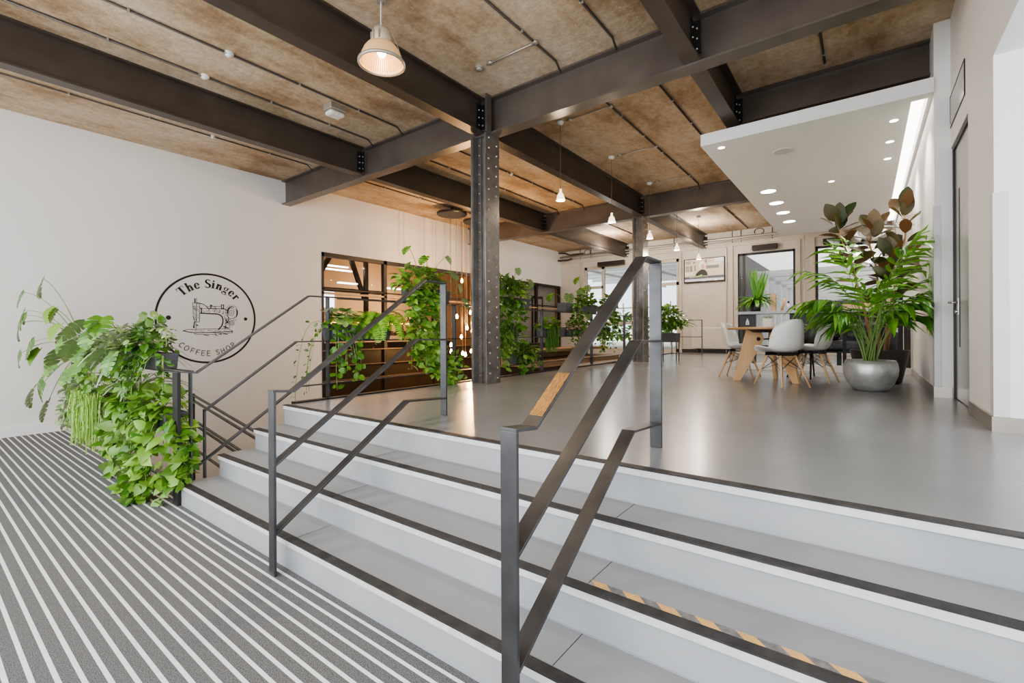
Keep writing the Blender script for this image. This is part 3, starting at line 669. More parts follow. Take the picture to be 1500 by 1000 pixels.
# ------------------------------------------------------------------ lamps
lx, ly, lz = -3.58, 2.735, 3.19
t = thing('industrial_pendant', 'large industrial pendant lamp with glowing ribbed reflector near the front girder', 'lamp', (lx,ly,ZC))
sp_ = [(.205,.004),(.200,.02),(.182,.07),(.160,.12),(.135,.155),(.098,.178)]
shade = MB().lathe(sp_ + [(r-.006,z) for r, z in sp_[::-1]], (lx,ly,lz), 48, cap=False)
sh = shade.build('reflector_shade', mat('ribbed_reflector', (.78,.50,.26), .35, .1, emit=(1,.60,.28), estr=.10), t, smooth=True)
rb = MB()
for k in range(54):
    a = 2*math.pi*k/54; c_, s_ = math.cos(a), math.sin(a)
    rb.tube([(lx+r*c_*.955,ly+r*s_*.955,lz+z) for r, z in sp_[1:]], .0024, 4, cap=False)
tag(rb.build('inner_ribs', mat('rib_bronze', (.40,.24,.12), .4), sh), kind='stuff')
MB().lathe([(.198,-.012),(.216,-.008),(.216,.010),(.204,.014),(.198,.004)], (lx,ly,lz), 48, cap=False).build('rim', M['galv'], t, smooth=True)
MB().lathe([(.0,.335),(.03,.335),(.07,.315),(.088,.28),(.092,.178),(.0,.17)][::-1], (lx,ly,lz), 24).build('gear_housing', mat('cast_housing', (.50,.42,.32), .5, .2), t, smooth=True)
for a in (R(240), R(275), R(310)):
    MB().box(lx+.09*math.cos(a)-.007,lx+.09*math.cos(a)+.007,ly+.09*math.sin(a)-.008,ly+.09*math.sin(a)+.006,lz+.19,lz+.27).build('cooling_fin', M['galv'], t)
for a in (R(200), R(20), R(110)):
    MB().tube([(lx+.09*math.cos(a),ly+.09*math.sin(a),lz+.30),(lx+.16*math.cos(a),ly+.16*math.sin(a),lz+.15),(lx+.213*math.cos(a),ly+.213*math.sin(a),lz+.005)], .003, 6).build('safety_wire', M['galv'], t)
MB().ball((lx,ly,lz+.10),.042,14,10).build('bulb', M['lampin'], t, smooth=True)
MB().tube([(lx,ly,lz+.33),(lx-.012,ly,lz+.40),(lx-.008,ly,ZC)], .005, 6).build('cable', M['white'], t)
ch = MB()
for k in range(22): ch.tube([(lx+.008,ly,lz+.335+k*.0115),(lx+.008,ly,lz+.342+k*.0115)], .004, 5)
ch.build('chain', M['galv'], t)
MB().lathe([(.045,-.05),(.045,0)], (lx,ly,ZC), 16).build('ceiling_rose', M['galv'], t)

def small_pendant(y, lb):
    t = thing('small_pendant', lb, 'lamp', (-3.6,y,ZC), group='row of small bell pendants')
    x = -3.6
    MB().lathe([(0,-.05),(.035,-.045),(.055,-.02),(.055,0),(0,0)], (x,y,ZC), 18).build('ceiling_rose', M['white'], t, smooth=True)
    MB().tube([(x,y,ZC-.04),(x,y,2.77)], .004, 6).build('cable', M['stemb'], t)
    MB().lathe([(.0,.17),(.018,.17),(.02,.12),(.045,.09),(.062,.03),(.066,0),(.06,0),(.04,.08),(0,.1)][::-1], (x,y,2.635), 24).build('bell_shade', M['opal'], t, smooth=True)
    MB().ball((x,y,2.67),.024,10,8).build('bulb', M['bulb'], t, smooth=True)
for q, y in enumerate((5.96,7.71,9.55,11.32,13.16)):
    small_pendant(y, ['nearest small bell pendant, hanging right of the near column','second small bell pendant, between the two riveted columns','third small bell pendant, at the far column top','fourth small bell pendant, above the far garden doors','farthest small bell pendant, in front of the wall screen'][q])

# pendant cluster over the stairwell
bulbs = [(8.2,1.93),(8.33,1.36),(8.07,1.07),(8.55,1.18),(8.4,.80),(8.5,.73),(8.16,.58),(7.83,.40),(7.79,.25),(8.2,.19),(8.32,.155),(8.45,.235)]
for q, (x, y, r, lb) in enumerate([(-8.19,8.35,.375,'left black ceiling disc of the bare-bulb pendant cluster'),(-7.72,8.75,.34,'right black ceiling disc of the bare-bulb pendant cluster, half behind the column')]):
    t = thing('pendant_disc', lb, 'lamp', (x,y,3.55))
    zq = (3.66,3.47)[q]
    MB().lathe([(0,-.05),(r*.96,-.05),(r,-.03),(r,0),(0,0)], (x,y,zq), 36).build('disc', M['black'], t)
    MB().tube([(x,y,zq-.002),(x,y,ZC-.001)], .03, 10).build('stem', M['black'], t)
for q, (y, z) in enumerate(bulbs):
    y *= 1.043; z = .68+(z-.68)*1.043; x = -8.03 + random.uniform(-.08,.08); yo = y
    t = thing('bare_bulb_pendant', 'bare glowing filament bulb on a long dark cable over the stairwell', 'lamp', (x,yo,3.47), group='bare bulb pendants over the stairwell')
    MB().tube([(x,yo,3.46),(x,yo,z+.11)], .006, 6).build('cable', M['stemb'], t)
    MB().tube([(x,yo,z+.06),(x,yo,z+.12)], .016, 8).build('socket', M['frame'], t)
    MB().lathe([(0,-.055),(.022,-.045),(.034,-.02),(.034,.0),(.018,.045),(.012,.065),(0,.065)], (x,yo,z), 14).build('bulb', M['bulb'], t, smooth=True)
for k in range(9):
    y = 8.7 + k*.07; x = -7.93 + random.uniform(-.12,.12)
    t = MB().tube([(x,y,3.46),(x,y,-.1-random.random())], .005, 5).build('pendant_cable', M['stemb']); tag(t, 'long thin dark cable hanging in the bulb cluster behind the column', 'cable', 'extra pendant cables behind the column')

# ------------------------------------------------------------------ wall screen
tv = thing('wall_television', 'flat screen on the back wall showing a dark-clothed person behind a desk', 'television', (-4.13,15.7,2.65))
x0, x1, z0, z1 = -4.76, -3.505, 2.265, 3.045
MB().box(x0,x1,15.67,15.73,z0,z1).build('bezel', M['black'], tv, bevel=.006)
MB().box(x0+.3,x1-.3,15.73,15.75,z0+.2,z1-.2).build('wall_bracket', M['black'], tv)
def scr(n, c, poly, k, s=.8):
    W, H_ = x1-x0-.06, z1-z0-.07
    return MB().add([(x0+.03+p[0]*W, 15.6695-k*.0006, z0+.045+p[1]*H_) for p in poly], [tuple(range(len(poly)))]).build(n, emat('screen_'+n, c, s), tv)
rect = lambda a,b,c,d: [(a,c),(b,c),(b,d),(a,d)]
scr('picture_background', (.62,.47,.32), rect(0,1,0,1), 0)
for a,b,c,d,cc in [(0,.22,.3,.42,(.72,.58,.42)),(.02,.12,.45,.72,(.30,.25,.2)),(.14,.2,.45,.72,(.22,.18,.14)),(.25,.29,.48,.72,(.25,.2,.16)),(.56,.88,.55,.68,(.2,.17,.14)),(.6,.95,.72,.82,(.7,.58,.46)),(.78,1,.84,1,(.75,.73,.72)),(.53,.58,.82,.96,(.25,.19,.13)),(.02,.16,.80,.95,(.36,.28,.2)),(.22,.28,.82,.9,(.25,.2,.15)),(0,1,.1,.22,(.10,.09,.09)),(0,1,.03,.11,(.55,.56,.58)),(.12,.62,.16,.26,(.45,.36,.26))]:
    scr('picture_shape', cc, rect(a,b,c,d), 1)
scr('picture_torso', (.035,.025,.02), [(.28,.24),(.30,.36),(.40,.50),(.47,.53),(.53,.49),(.58,.40),(.60,.24)], 2)
ell = lambda cx,cy,rx,ry: [(cx+rx*math.cos(R(k*20)), cy+ry*math.sin(R(k*20))) for k in range(18)]
scr('picture_hair', (.88,.78,.62), ell(.455,.72,.075,.17), 3); scr('picture_face', (.72,.38,.2), ell(.47,.66,.048,.13), 4)
for a,b,c,d in ((.44,.458,.69,.71),(.482,.50,.69,.71),(.452,.492,.585,.60)): scr('picture_feature', (.25,.12,.07), rect(a,b,c,d), 5)
scr('picture_plant', (.30,.55,.12), [(.26,.22),(.36,.25),(.46,.31),(.44,.24),(.52,.27),(.40,.2)], 5)
scr('picture_highlight', (.9,.9,.88), rect(.76,.84,.0,.045), 5); scr('picture_highlight', (.9,.9,.88), rect(.44,.56,.0,.03), 5)

# radiator and dark skirting under the screen
t = thing('radiator', 'low white panel radiator under the wall screen', 'radiator', (-3.9,15.63,.12))
MB().box(-4.5,-3.2,15.58,15.65,.14,.80).build('panel', M['radi'], t, bevel=.008)
rm = MB()
for k in range(25): rm.box(-4.46+k*.05,-4.435+k*.05,15.568,15.58,.19,.76)
rm.build('fluting', M['radi'], t)
MB().box(-4.5,-3.2,15.59,15.70,.80,.82).build('top_grille', M['white'], t)
for x in (-4.35,-3.35): MB().box(x,x+.04,15.61,15.64,.001,.14).build('foot', M['black'], t)
struct('baseboard_back', MB().box(-4.84,-3.38,15.71,15.75,0,.11), M['black'])

# ------------------------------------------------------------------ glazed bay with the high counter
struct('trim_bay_plinth', MB().box(-1.70,.565,9.30,9.48,0,.105), M['wall_r'])
ct = thing('high_counter', 'long narrow grey counter on black frame in front of the right windows', 'counter', (-.6,9.4,0))
MB().box(-1.86,.50,9.20,9.56,.985,1.035).build('worktop', mat('grey_worktop', (.42,.43,.45), .35), ct, bevel=.004)
for x in (-1.84,-1.63,-.30,-1.05,.40): MB().box(x,x+.05,9.36,9.41,.106,.985).build('leg', M['black'], ct)
MB().box(-1.84,.45,9.37,9.40,.72,.76).build('rail', M['black'], ct)
MB().box(-1.79,-1.64,9.365,9.38,.76,.985).build('end_panel', M['black'], ct)
MB().box(-1.0,-.30,9.365,9.38,.80,.985).build('front_panel', M['black'], ct)
MB().box(-.25,.40,9.365,9.38,.86,.985).build('front_panel', M['black'], ct)
em = MB()
for a in range(0,360,20):
    pass
em.add([(-1.745,9.3645,.80),(-1.685,9.3645,.80),(-1.69,9.3645,.86),(-1.715,9.3645,.92),(-1.74,9.3645,.86)], [(0,1,2,3,4)]).build('white_emblem', M['white'], ct)
em2 = MB().add([(-1.728,9.364,.815),(-1.702,9.364,.815),(-1.715,9.364,.845)], [(0,1,2)]).build('emblem_cutout', M['black'], ct)
fp = thing('glazing_frame', 'tall black frame post and glass screen at the right end of the counter', 'frame', (.46,9.4,0))
MB().box(.40,.46,9.34,9.40,.106,2.15).build('post', M['black'], fp)
MB().box(.40,.55,9.36,9.40,.106,.14).build('rail', M['black'], fp)
MB().box(-1.60,.40,9.42,9.428,.14,.97).build('pane', M['glass'], fp)
MB().box(.47,.55,9.38,9.40,.14,1.0).build('dark_panel', M['dark'], fp)
# black leather sofa behind the counter
so = thing('leather_sofa', 'black leather sofa on metal legs behind the counter', 'sofa', (-.45,10.5,0))
MB().box(-1.1,.35,10.3,11.0,.32,.50).build('seat', M['leather'], so, bevel=.05)
for x in (-1.05,-.35): MB().box(x,x+.66,10.85,11.08,.50,.86).build('back_cushion', M['leather'], so, bevel=.07)
MB().box(-1.22,-1.06,10.3,11.05,.30,.66).build('arm', M['leather'], so, bevel=.05); MB().box(.32,.46,10.3,11.05,.30,.66).build('arm', M['leather'], so, bevel=.05)
MB().box(-1.2,.44,10.32,11.0,.28,.31).build('base_frame', M['black'], so)
for x in (-1.17,-.42,.36):
    for y in (10.34,10.95): MB().box(x,x+.05,y,y+.05,.001,.28).build('leg', M['black'], so)
# things on the counter
def pot(name, lb, x, y, z, prof, m, n=28, cat='pot'):
    t = thing(name, lb, cat, (x,y,z)); MB().lathe(prof, (x,y,z), n).build('pot', m, t, smooth=True); return t
for q, (x, w, h, lb) in enumerate([(-1.335,.07,.30,'tall pale wood block on the counter beside the black plant pot'),(-.90,.10,.13,'low pale wood block on the counter, left of the leaning pair'),(-.76,.075,.15,'leaning pale wood block on the counter, right of its twin')]):
    tag(MB().prism([(x,1.036),(x+w,1.036),(x+w+(.02 if q==2 else 0),1.036+h),(x+(.02 if q==2 else 0),1.036+h)], 'y', 9.33, 9.43).build('wood_block', M['oak'], bevel=.003), lb, 'block')
tag(MB().tube([(-1.17,9.36,1.037),(-1.11,9.36,1.26)], .022, 8).build('rolled_menu', M['oak'], smooth=True), 'slim pale roll leaning on the counter beside the white bottle', 'roll')
t = thing('dispenser_bottle', 'small white dispenser bottle on the counter', 'bottle', (-1.06,9.3,1.036))
MB().lathe([(.03,0),(.03,.09),(.012,.12),(.012,.13)], (-1.06,9.3,1.036), 14).build('body', M['white'], t, smooth=True)
MB().lathe([(.016,0),(.016,.03)], (-1.06,9.3,1.167), 12).build('cap', M['black'], t)

# ------------------------------------------------------------------ table
TX, TY_ = -1.06, 7.2
tb = thing('round_table', 'round oak-edged table on three broad tapering oak legs', 'table', (TX,TY_,0))
MB().lathe([(0,.705),(.50,.705),(.515,.715),(.515,.73),(.50,.738),(0,.738)], (TX,TY_,0), 56).build('table_top', M['oak2'], tb, bevel=0)
MB().lathe([(0,.665),(.20,.665),(.26,.704),(0,.704)], (TX,TY_,0), 24).build('under_bracket', M['black'], tb)
for a in (R(205), R(330), R(85)):
    d = V((math.cos(a),math.sin(a),0)); n = V((-d.y,d.x,0)); pf_ = [(.28,.70),(.10,.70),(.06,.58),(.09,.50),(.36,0),(.45,0)]
    vs = [V((TX,TY_,0)) + d*r + n*(s*.022) + V((0,0,max(z,.001))) for s in (-1,1) for r, z in pf_]
    m_ = MB().add(vs, [tuple(range(6))[::-1], tuple(range(6,12))] + [(i,(i+1)%6,6+(i+1)%6,6+i) for i in range(6)])
    lg = m_.build('leg', M['oak'], tb, bevel=.004)
    c = V((TX,TY_,.575)) + d*.13
    MB().tube([c-n*.028, c+n*.028], .026, 14).build('bolt', M['black'], lg)
    MB().tube([c, V((TX,TY_,.575))], .010, 8).build('tie_rod', M['black'], lg)
t = thing('succulent_pot', 'small white cylinder pot with green succulent on the round table', 'potted plant', (TX+.0,TY_-.02,.739))
MB().lathe([(.062,0),(.066,.005),(.066,.115),(.058,.115),(.058,.10),(0,.10)], (TX,TY_-.02,.739), 24).build('pot', M['concr'], t, smooth=False)
SUCC = (t, (TX,TY_-.02,.84))

# ------------------------------------------------------------------ shell chairs
def shell_mesh():
    prof = [(.235,.415),(.225,.432),(.17,.440),(.08,.428),(-.02,.420),(-.10,.430),(-.155,.465),(-.185,.53),(-.205,.61),(-.228,.70),(-.252,.78),(-.262,.825)]
    hw = [.19,.215,.232,.236,.236,.238,.240,.238,.228,.21,.18,.13]
    m = MB(); L(m); nx = 12
    for (y, z), w in zip(prof, hw):
        i = prof.index((y, z)); back = min(1, max(0, (i-4)/3)); 
        for k in range(nx+1):
            u = -1+2*k/nx; c = abs(u)**2.4
            m.v.append((u*w, y + c*(.115*back), z + c*(.075*(1-back*.75)) * (1 if i > 1 else .5) - (.02*c if i == 0 else 0) - (c*.06 if i >= 10 else 0)))
    n = nx+1
    for i in range(len(prof)-1):
        for k in range(nx): m.f.append((i*n+k, i*n+k+1, (i+1)*n+k+1, (i+1)*n+k))
    return m
def make_chair(lb, sm, lm, wire):
    t = thing('shell_chair', lb, 'chair', (0,0,0), 0)
    s = shell_mesh().build('seat_shell', sm, t, smooth=True)
    a = s.modifiers.new('Subdivision', 'SUBSURF'); a.levels = 1; a.render_levels = 1
    b = s.modifiers.new('Solidify', 'SOLIDIFY'); b.thickness = .011; b.offset = 1
    for sx in (-1,1):
        for f_, b_ in (((.10,.12),(.205,.235)),((.10,-.10),(.19,-.235))):
            L(MB().tube([(sx*f_[0],f_[1],.385),(sx*b_[0],b_[1],.002)], .0165, 10, .0095)).build('leg', lm, t, smooth=True)
    L(MB().box(-.12,.12,-.12,.14,.385,.392).box(-.13,.13,-.105,-.09,.38,.42).box(-.13,.13,.11,.125,.38,.42)).build('mount_frame', M['black'], t)
    wr_ = MB(); P = {}
    for sx in (-1,1):
        for sy_ in (-1,1):
            P[(sx,sy_,1)] = V((sx*.102,sy_*.115,.375)); P[(sx,sy_,0)] = V((sx*.15,sy_*.17,.20))
    for a_, b_ in (((-1,-1),(1,-1)),((1,-1),(1,1)),((1,1),(-1,1)),((-1,1),(-1,-1))):
        wr_.tube([P[(*a_,1)],P[(*b_,0)]], .0032, 5); wr_.tube([P[(*b_,1)],P[(*a_,0)]], .0032, 5)
    for a_, b_ in (((-1,-1),(1,1)),((1,-1),(-1,1))): wr_.tube([P[(*a_,0)],V((0,0,.29)),P[(*b_,0)]], .0032, 5)
    L(wr_).build('wire_bracing', wire, t)
    return t
proto = make_chair('white shell chair nearest the viewer, in front of the round table', M['shell'], M['oak'], M['black'])
spots = [(-.83,6.62,47,None),(-1.50,7.58,-95,'white shell chair on oak legs on the left side of the round table'),(-.55,7.36,78,'white shell chair at the right of the table, partly behind the front chair')]
for i, (x, y, rz, lb) in enumerate(spots):
    o = proto if i == 0 else copy_tree(proto)
    o.location = (x,y,0); o.rotation_euler.z = R(rz); o['group'] = 'white shell chairs around the table'
    if lb: o['label'] = lb
bc = make_chair('black shell chair with black legs behind the white chairs at the table', M['bshell'], M['black'], M['black'])
bc.location = (-.62,8.0,0); bc.rotation_euler.z = R(140)

# ------------------------------------------------------------------ timber ledge and glimpsed items beyond the gallery
tag(MB().box(-5.5,-4.6,6.9,10.2,.05,.16).box(-5.5,-5.4,6.9,10.2,.16,.33).box(-5.5,-4.9,6.9,10.2,.30,.35).build('timber_ledge', M['wood'], bevel=.006), 'rough pale timber ledge behind the gallery planters beyond the near column', 'ledge')

# ------------------------------------------------------------------ plants
TPL = {}
def strip_tpl(st, fold=.25, notch=0):
    vs = []; fs = []
    for i, (y, w) in enumerate(st):
        yb_ = y - (notch if i == 0 else 0)
        vs += [(-w, yb_, fold*w), (0, y, 0), (w, yb_, fold*w)]
    for i in range(len(st)-1):
        a = 3*i; fs += [(a,a+1,a+4,a+3),(a+1,a+2,a+5,a+4)]
    return vs, fs
TPL['heart'] = strip_tpl([(0,.20),(.10,.36),(.30,.41),(.55,.32),(.80,.15),(1,.01)], .3, .14)
TPL['round'] = strip_tpl([(0,.15),(.12,.36),(.4,.46),(.7,.40),(.92,.18),(1,.03)], .15, .05)
TPL['oval'] = strip_tpl([(0,.03),(.10,.14),(.30,.25),(.55,.28),(.78,.21),(.92,.10),(1,.01)], .22)
TPL['strap'] = strip_tpl([(0,.022),(.2,.034),(.5,.036),(.8,.024),(1,.002)], .5)
TPL['leaflet'] = strip_tpl([(0,.02),(.25,.07),(.6,.065),(1,.004)], .4)
def monstera_tpl():
    vs = []; fs = []
    ys = [-.04,.22,.44,.64,.82,1.0]; wi = [.30,.47,.49,.40,.25,.02]
    for s in (-1,1):
        for i in range(5):
            y0, y1 = ys[i], ys[i+1]; a, b = wi[i], wi[i+1]; sk = .06
            o = len(vs); g = .012 if i < 4 else 0; b0 = -.12 if i == 0 else 0
            vs += [(0,max(y0,0),0),(0,y1,0),(s*b*.58,y1+sk*.6-g,.05),(s*a*.58,y0+sk*.6+b0*.6,.05),(s*b*.99,y1+sk-.025-g,.03),(s*(a+b)*.53,(y0+y1)/2+sk+b0*.5,.03),(s*a*.95,y0+sk+.02+b0,.03)]
            f = [(o,o+3,o+2,o+1),(o+3,o+6,o+5,o+4,o+2)]
            fs += f if s > 0 else [q[::-1] for q in f]
    return vs, fs
TPL['monstera'] = monstera_tpl()
def leaf(mb, kind, p, d, n, size, bend=.3):
    vs, fs = TPL[kind]; p = V(p); y = V(d).normalized(); x = y.cross(V(n))
    if x.length < 1e-3: x = y.cross(V((1,0,.1)))
    x.normalize(); z = x.cross(y)
    mb.add([p + (x*a + y*(b*(1-.15*bend*b)) + z*(c - bend*b*b*.6))*size for a,b,c in vs], fs)
rnd = random.Random(11)
U = rnd.uniform
def rv(s=1): return V((U(-s,s),U(-s,s),U(-s,s)))
def vine(ms, ml, p, out, ln, size, kind='heart', step=.05, drop=None):
    """trailing stem: leaves the planter towards `out`, then hangs"""
    p = V(p); v = V(out).normalized()*1.0 + V((0,0,.35)); pts = [p.copy()]; L_ = 0; zmin = drop
    k = 0
    while L_ < ln:
        v += V((0,0,-.55)) + rv(.18); v.x *= .86; v.y *= .86
        d = v.normalized()*step; p = p + d; L_ += step
        if zmin is not None and p.z < zmin+.03: p.z = zmin+.03; v.z = 0; v += V((U(-1,1),U(-1,.2),.3))
        pts.append(p.copy())
        o = V(out).normalized(); side = V((-o.y,o.x,0))*(1 if k % 2 else -1)
        ld = (o*U(.1,1.0) + side*U(.2,1.2) + V((0,0,U(-.9,.35)))).normalized()
        leaf(ml, kind, p+ld*.02, ld, (o*U(.2,.9)+V((0,0,U(.3,1)))+rv(.75)), size*U(.5,1.15), U(.1,.7)); k += 1
    ms.tube(pts, .0028, 4, cap=False)
def bush(ms, ml, c, rad, n, size, kind='heart', zlo=-.2, out=None):
    c = V(c)
    for _ in range(n):
        a = U(0,6.283); e = U(zlo,1)
        d = V((math.cos(a)*math.sqrt(max(0,1-e*e)), math.sin(a)*math.sqrt(max(0,1-e*e)), e))
        if out is not None and d.dot(V(out)) < -.1 and rnd.random() < .65: d -= V(out)*2*d.dot(V(out))
        k = U(.55,1); q = c + V((d.x*rad[0], d.y*rad[1], d.z*rad[2]))*k
        ld = (d*U(.5,1)+rv(.5)+V((0,0,-.25))).normalized()
        leaf(ml, kind, q, ld, V((0,0,1))+d*.6+rv(.4), size*U(.65,1.2), U(.1,.6))
        if _ % 4 == 0: ms.tube([c+rv(.03), (c+q)/2+V((0,0,.03)), q], .0022, 4, cap=False)
def monst(ms, ml, base, tips, size, nr=None):
    for tp in tips:
        tp = V(tp); b = V(base)+rv(.04); mid = (b+tp)/2 + V((0,0,.25*(tp-b).length))
        pts = [b*(1-u)**2 + mid*2*u*(1-u) + tp*u*u for u in [k/8 for k in range(9)]]
        ms.tube(pts, .0055, 6, .0035)
        h = tp-b; h.z = 0; h = h.normalized() if h.length > .05 else V((U(-1,1),-1,0)).normalized()
        d = (h*U(.5,.9)+V((0,0,-U(.55,1.0)))+rv(.2)).normalized()
        leaf(ml, 'monstera', tp, d, (h*.9+V((0,0,.8)) if nr is None else V(nr))+rv(.35), size*U(.8,1.15), U(.25,.7))
def fern(ml, c, n, ln, up=.6, out=None):
    c = V(c)
    for i in range(n):
        a = U(0,6.283); h = V((math.cos(a),math.sin(a),0))
        if out is not None and h.dot(V(out)) < -.2 and rnd.random() < .6: h = -h
        v = h*U(.5,1)+V((0,0,U(.2,1.2)*up+.2)); v.normalize(); p = c+rv(.05); p.z = c.z; L_ = ln*U(.6,1.1); ns = 22; stp = L_/ns
        for k in range(ns):
            v += V((0,0,-.085-.02*k*.3)); v.normalize(); q = p+v*stp
            s = v.cross(V((0,0,1))); 
            if s.length < .05: s = V((h.y,-h.x,0))
            s.normalize(); up_ = s.cross(v)
            w = .055*math.sin(math.pi*min(1,(k+3)/(ns+3)))**.6+.008
            for sg_ in (-1,1):
                e = p + s*(sg_*w) + v*w*.35 - up_*w*.15
                ml.add([p, p+v*stp*.75, e+v*stp*.3, e], [(0,1,2,3)])
            p = q
def strands(ml, c, ext, n, ln, w=.0035):
    c = V(c)
    for i in range(n):
        p = c + V((U(-1,1)*ext[0], U(-1,1)*ext[1], U(-.02,.04))); a = U(0,6.28); h = V((math.cos(a),math.sin(a),0)); x = V((-h.y,h.x,0)); L_ = ln*U(.45,1.05)
        q = [p, p+h*.02+V((0,0,-L_*.3)), p+h*.03+rv(.012)+V((0,0,-L_*.65)), p+h*.025+rv(.02)+V((0,0,-L_))]
        vs = []
        for t_ in q: vs += [t_-x*w, t_+x*w]
        ml.add(vs, [(0,1,3,2),(2,3,5,4),(4,5,7,6)])
        for k in range(5):
            t_ = p+h*.025+V((0,0,-L_*U(.1,1))); leaf(ml, 'leaflet', t_, h+rv(.8)+V((0,0,-.8)), h, .035, .2)
def straps(ml, c, n, ln, up=1.0, out=None, kind='strap', wf=1):
    c = V(c)
    for i in range(n):
        a = U(0,6.283); h = V((math.cos(a),math.sin(a),0)); v = (h*U(.3,1)+V((0,0,U(.5,1.2)*up))).normalized(); p = c+rv(.025); p.z = c.z
        L_ = ln*U(.6,1.1); x = V((-h.y,h.x,0)); vs = []; ns = 7
        for k in range(ns+1):
            w = wf*(.010*math.sin(math.pi*min(.98,(k+1.2)/(ns+1.6)))+.0015); vs += [p-x*w, p+V((0,0,-w*.5)), p+x*w]
            v += V((0,0,-.24)); v.normalize(); p = p+v*(L_/ns)
        f = []
        for k in range(ns): f += [(3*k,3*k+1,3*k+4,3*k+3),(3*k+1,3*k+2,3*k+5,3*k+4)]
        ml.add(vs, f)

def planter(lb, c, ext, h=.15, group=None):
    """trough at c (bottom centre); ext = half sizes"""
    t = thing('planter_trough', lb, 'planter', c, group=group)
    x, y, z = c; a, b = ext; m = MB(); w = .008
    o = [(x-a,y-b),(x+a,y-b),(x+a,y+b),(x-a,y+b)]; k = .93; lo = [(x+(px-x)*k,y+(py-y)*k) for px,py in o]; i_ = [(x+(px-x)*(1-w/a),y+(py-y)*(1-w/b)) for px,py in o]
    vs = [(*p,z) for p in lo]+[(*p,z+h) for p in o]+[(*p,z+h) for p in i_]+[(*p,z+h-.03) for p in i_]
    fs = [(3,2,1,0)]+[(j,(j+1)%4,4+(j+1)%4,4+j) for j in range(4)]+[(4+j,4+(j+1)%4,8+(j+1)%4,8+j) for j in range(4)]+[(8+j,8+(j+1)%4,12+(j+1)%4,12+j) for j in range(4)]
    m.add(vs, fs).build('trough', M['bin'], t, bevel=.006)
    MB().box(x-a+.01,x+a-.01,y-b+.01,y+b-.01,z+h-.04,z+h-.028).build('soil', M['soil'], t)
    return t
def finish(t, parts, ms):
    if ms.v: ms.build('stems', M['stemg'], t)
    for n, (ml, g) in parts.items():
        if ml.v: ml.build(n, G[g], t, smooth=True)

# --- planters on the railing beside the carpet
ZF = ZL; yP = 1.455
OUT = V((.15,-1,0))
def left_planter(x, z, hx, lb, fn):
    t = planter(lb, (x,yP,z), (hx,.085), .14, 'planters on the stairwell railing'); ms = MB(); parts = {}
    def g(n, m):
        if n not in parts: parts[n] = (MB(), m)
        return parts[n][0]
    fn(x, z+.12, ms, g); finish(t, parts, ms)
def lp1(x, z, ms, g):    # big golden pothos by the end post
    m = g('trailing_heart_leaves','pothos')
    bush(ms, m, (x-.05,yP-.02,z+.02), (.30,.20,.22), 95, .115, out=OUT)
    for _ in range(15): vine(ms, m, (x+U(-.28,.24),yP+U(-.08,.02),z), OUT+V((U(-.5,.5),0,0)), U(.5,.95), .125, drop=ZF+.02)
    for _ in range(7): vine(ms, m, (x+.30,yP-U(-.04,.08),z-.02), V((1,U(-.4,.2),0)), U(.4,.85), .12, drop=-.54)
left_planter(-4.98,-.134,.25,'grey trough with large trailing heart leaves beside the wide black end post', lp1)
def lp2(x, z, ms, g):
    m = g('trailing_heart_leaves','pothos')
    bush(ms, m, (x,yP-.03,z), (.40,.20,.2), 85, .11, out=OUT)
    for _ in range(15): vine(ms, m, (x+U(-.35,.35),yP+U(-.08,.02),z), OUT+V((U(-.5,.5),0,0)), U(.4,.75), .115, drop=ZF+.02)
    straps(g('long_strap_leaves','pale'), (x+.15,yP-.04,z+.16), 22, .55, .7, wf=1.3)
left_planter(-5.78,-.134,.33,'trough with tangled heart leaves and pale blades, second on the lower railing bar', lp2)
def lp3(x, z, ms, g):
    strands(g('hanging_strands','string'), (x,yP-.22,z+.05), (.42,.07), 300, .55, .0045)
    m = g('pale_leaves','pale'); bush(ms, m, (x,yP-.04,z-.02), (.45,.2,.14), 70, .09, out=OUT)
    for _ in range(8): vine(ms, m, (x+U(-.35,.35),yP-.06,z), OUT+V((U(-.6,.4),0,0)), U(.35,.55), .09, drop=ZF+.02)
left_planter(-6.75,-.134,.36,'trough with curtain of bright green hanging strands, third on the lower railing bar', lp3)
def lp4(x, z, ms, g):
    m = g('pale_leaves','pale'); bush(ms, m, (x,yP-.03,z), (.36,.2,.16), 70, .10, out=OUT)
    for _ in range(9): vine(ms, m, (x+U(-.3,.3),yP-.06,z), OUT+V((U(-.5,.4),0,0)), U(.3,.52), .10, drop=ZF+.02)
    strands(g('hanging_strands','string'), (x+.1,yP-.12,z+.02), (.3,.05), 60, .42)
left_planter(-7.75,-.134,.36,'trough with pale leaves at the far left end of the lower railing bar', lp4)
def tp1(x, z, ms, g):
    m = g('small_dark_leaves','dark'); bush(ms, m, (x-.05,yP-.03,z+.07), (.34,.2,.26), 170, .075, 'heart', out=OUT)
    bush(ms, g('pale_leaves','pale'), (x-.08,yP-.06,z+.12), (.3,.2,.25), 55, .065, 'round', out=OUT)
    ml = g('split_leaves','monst')
    monst(ms, ml, (x-.15,yP-.04,z), [(x-.15,yP-.30,z+.16),(x+.02,yP-.32,z+.02),(x-.38,yP-.34,z+.30),(x-.35,yP-.3,z+.05)], .20)
    for _ in range(16): vine(ms, g('small_dark_leaves','dark'), (x+U(-.26,.24),yP-.07,z), OUT+V((U(-.4,.4),0,0)), U(.18,.42), .07)
    for _ in range(5): vine(ms, g('small_dark_leaves','dark'), (x+.26,yP-.04,z), V((1,-.2,0)), U(.15,.35), .06, 'oval')
    for k in range(4): vine(ms, g('pale_leaves','pale'), (x+U(-.1,.2),yP,z+.22), V((1,-.1,1.1)), U(.16,.3), .06, 'oval')
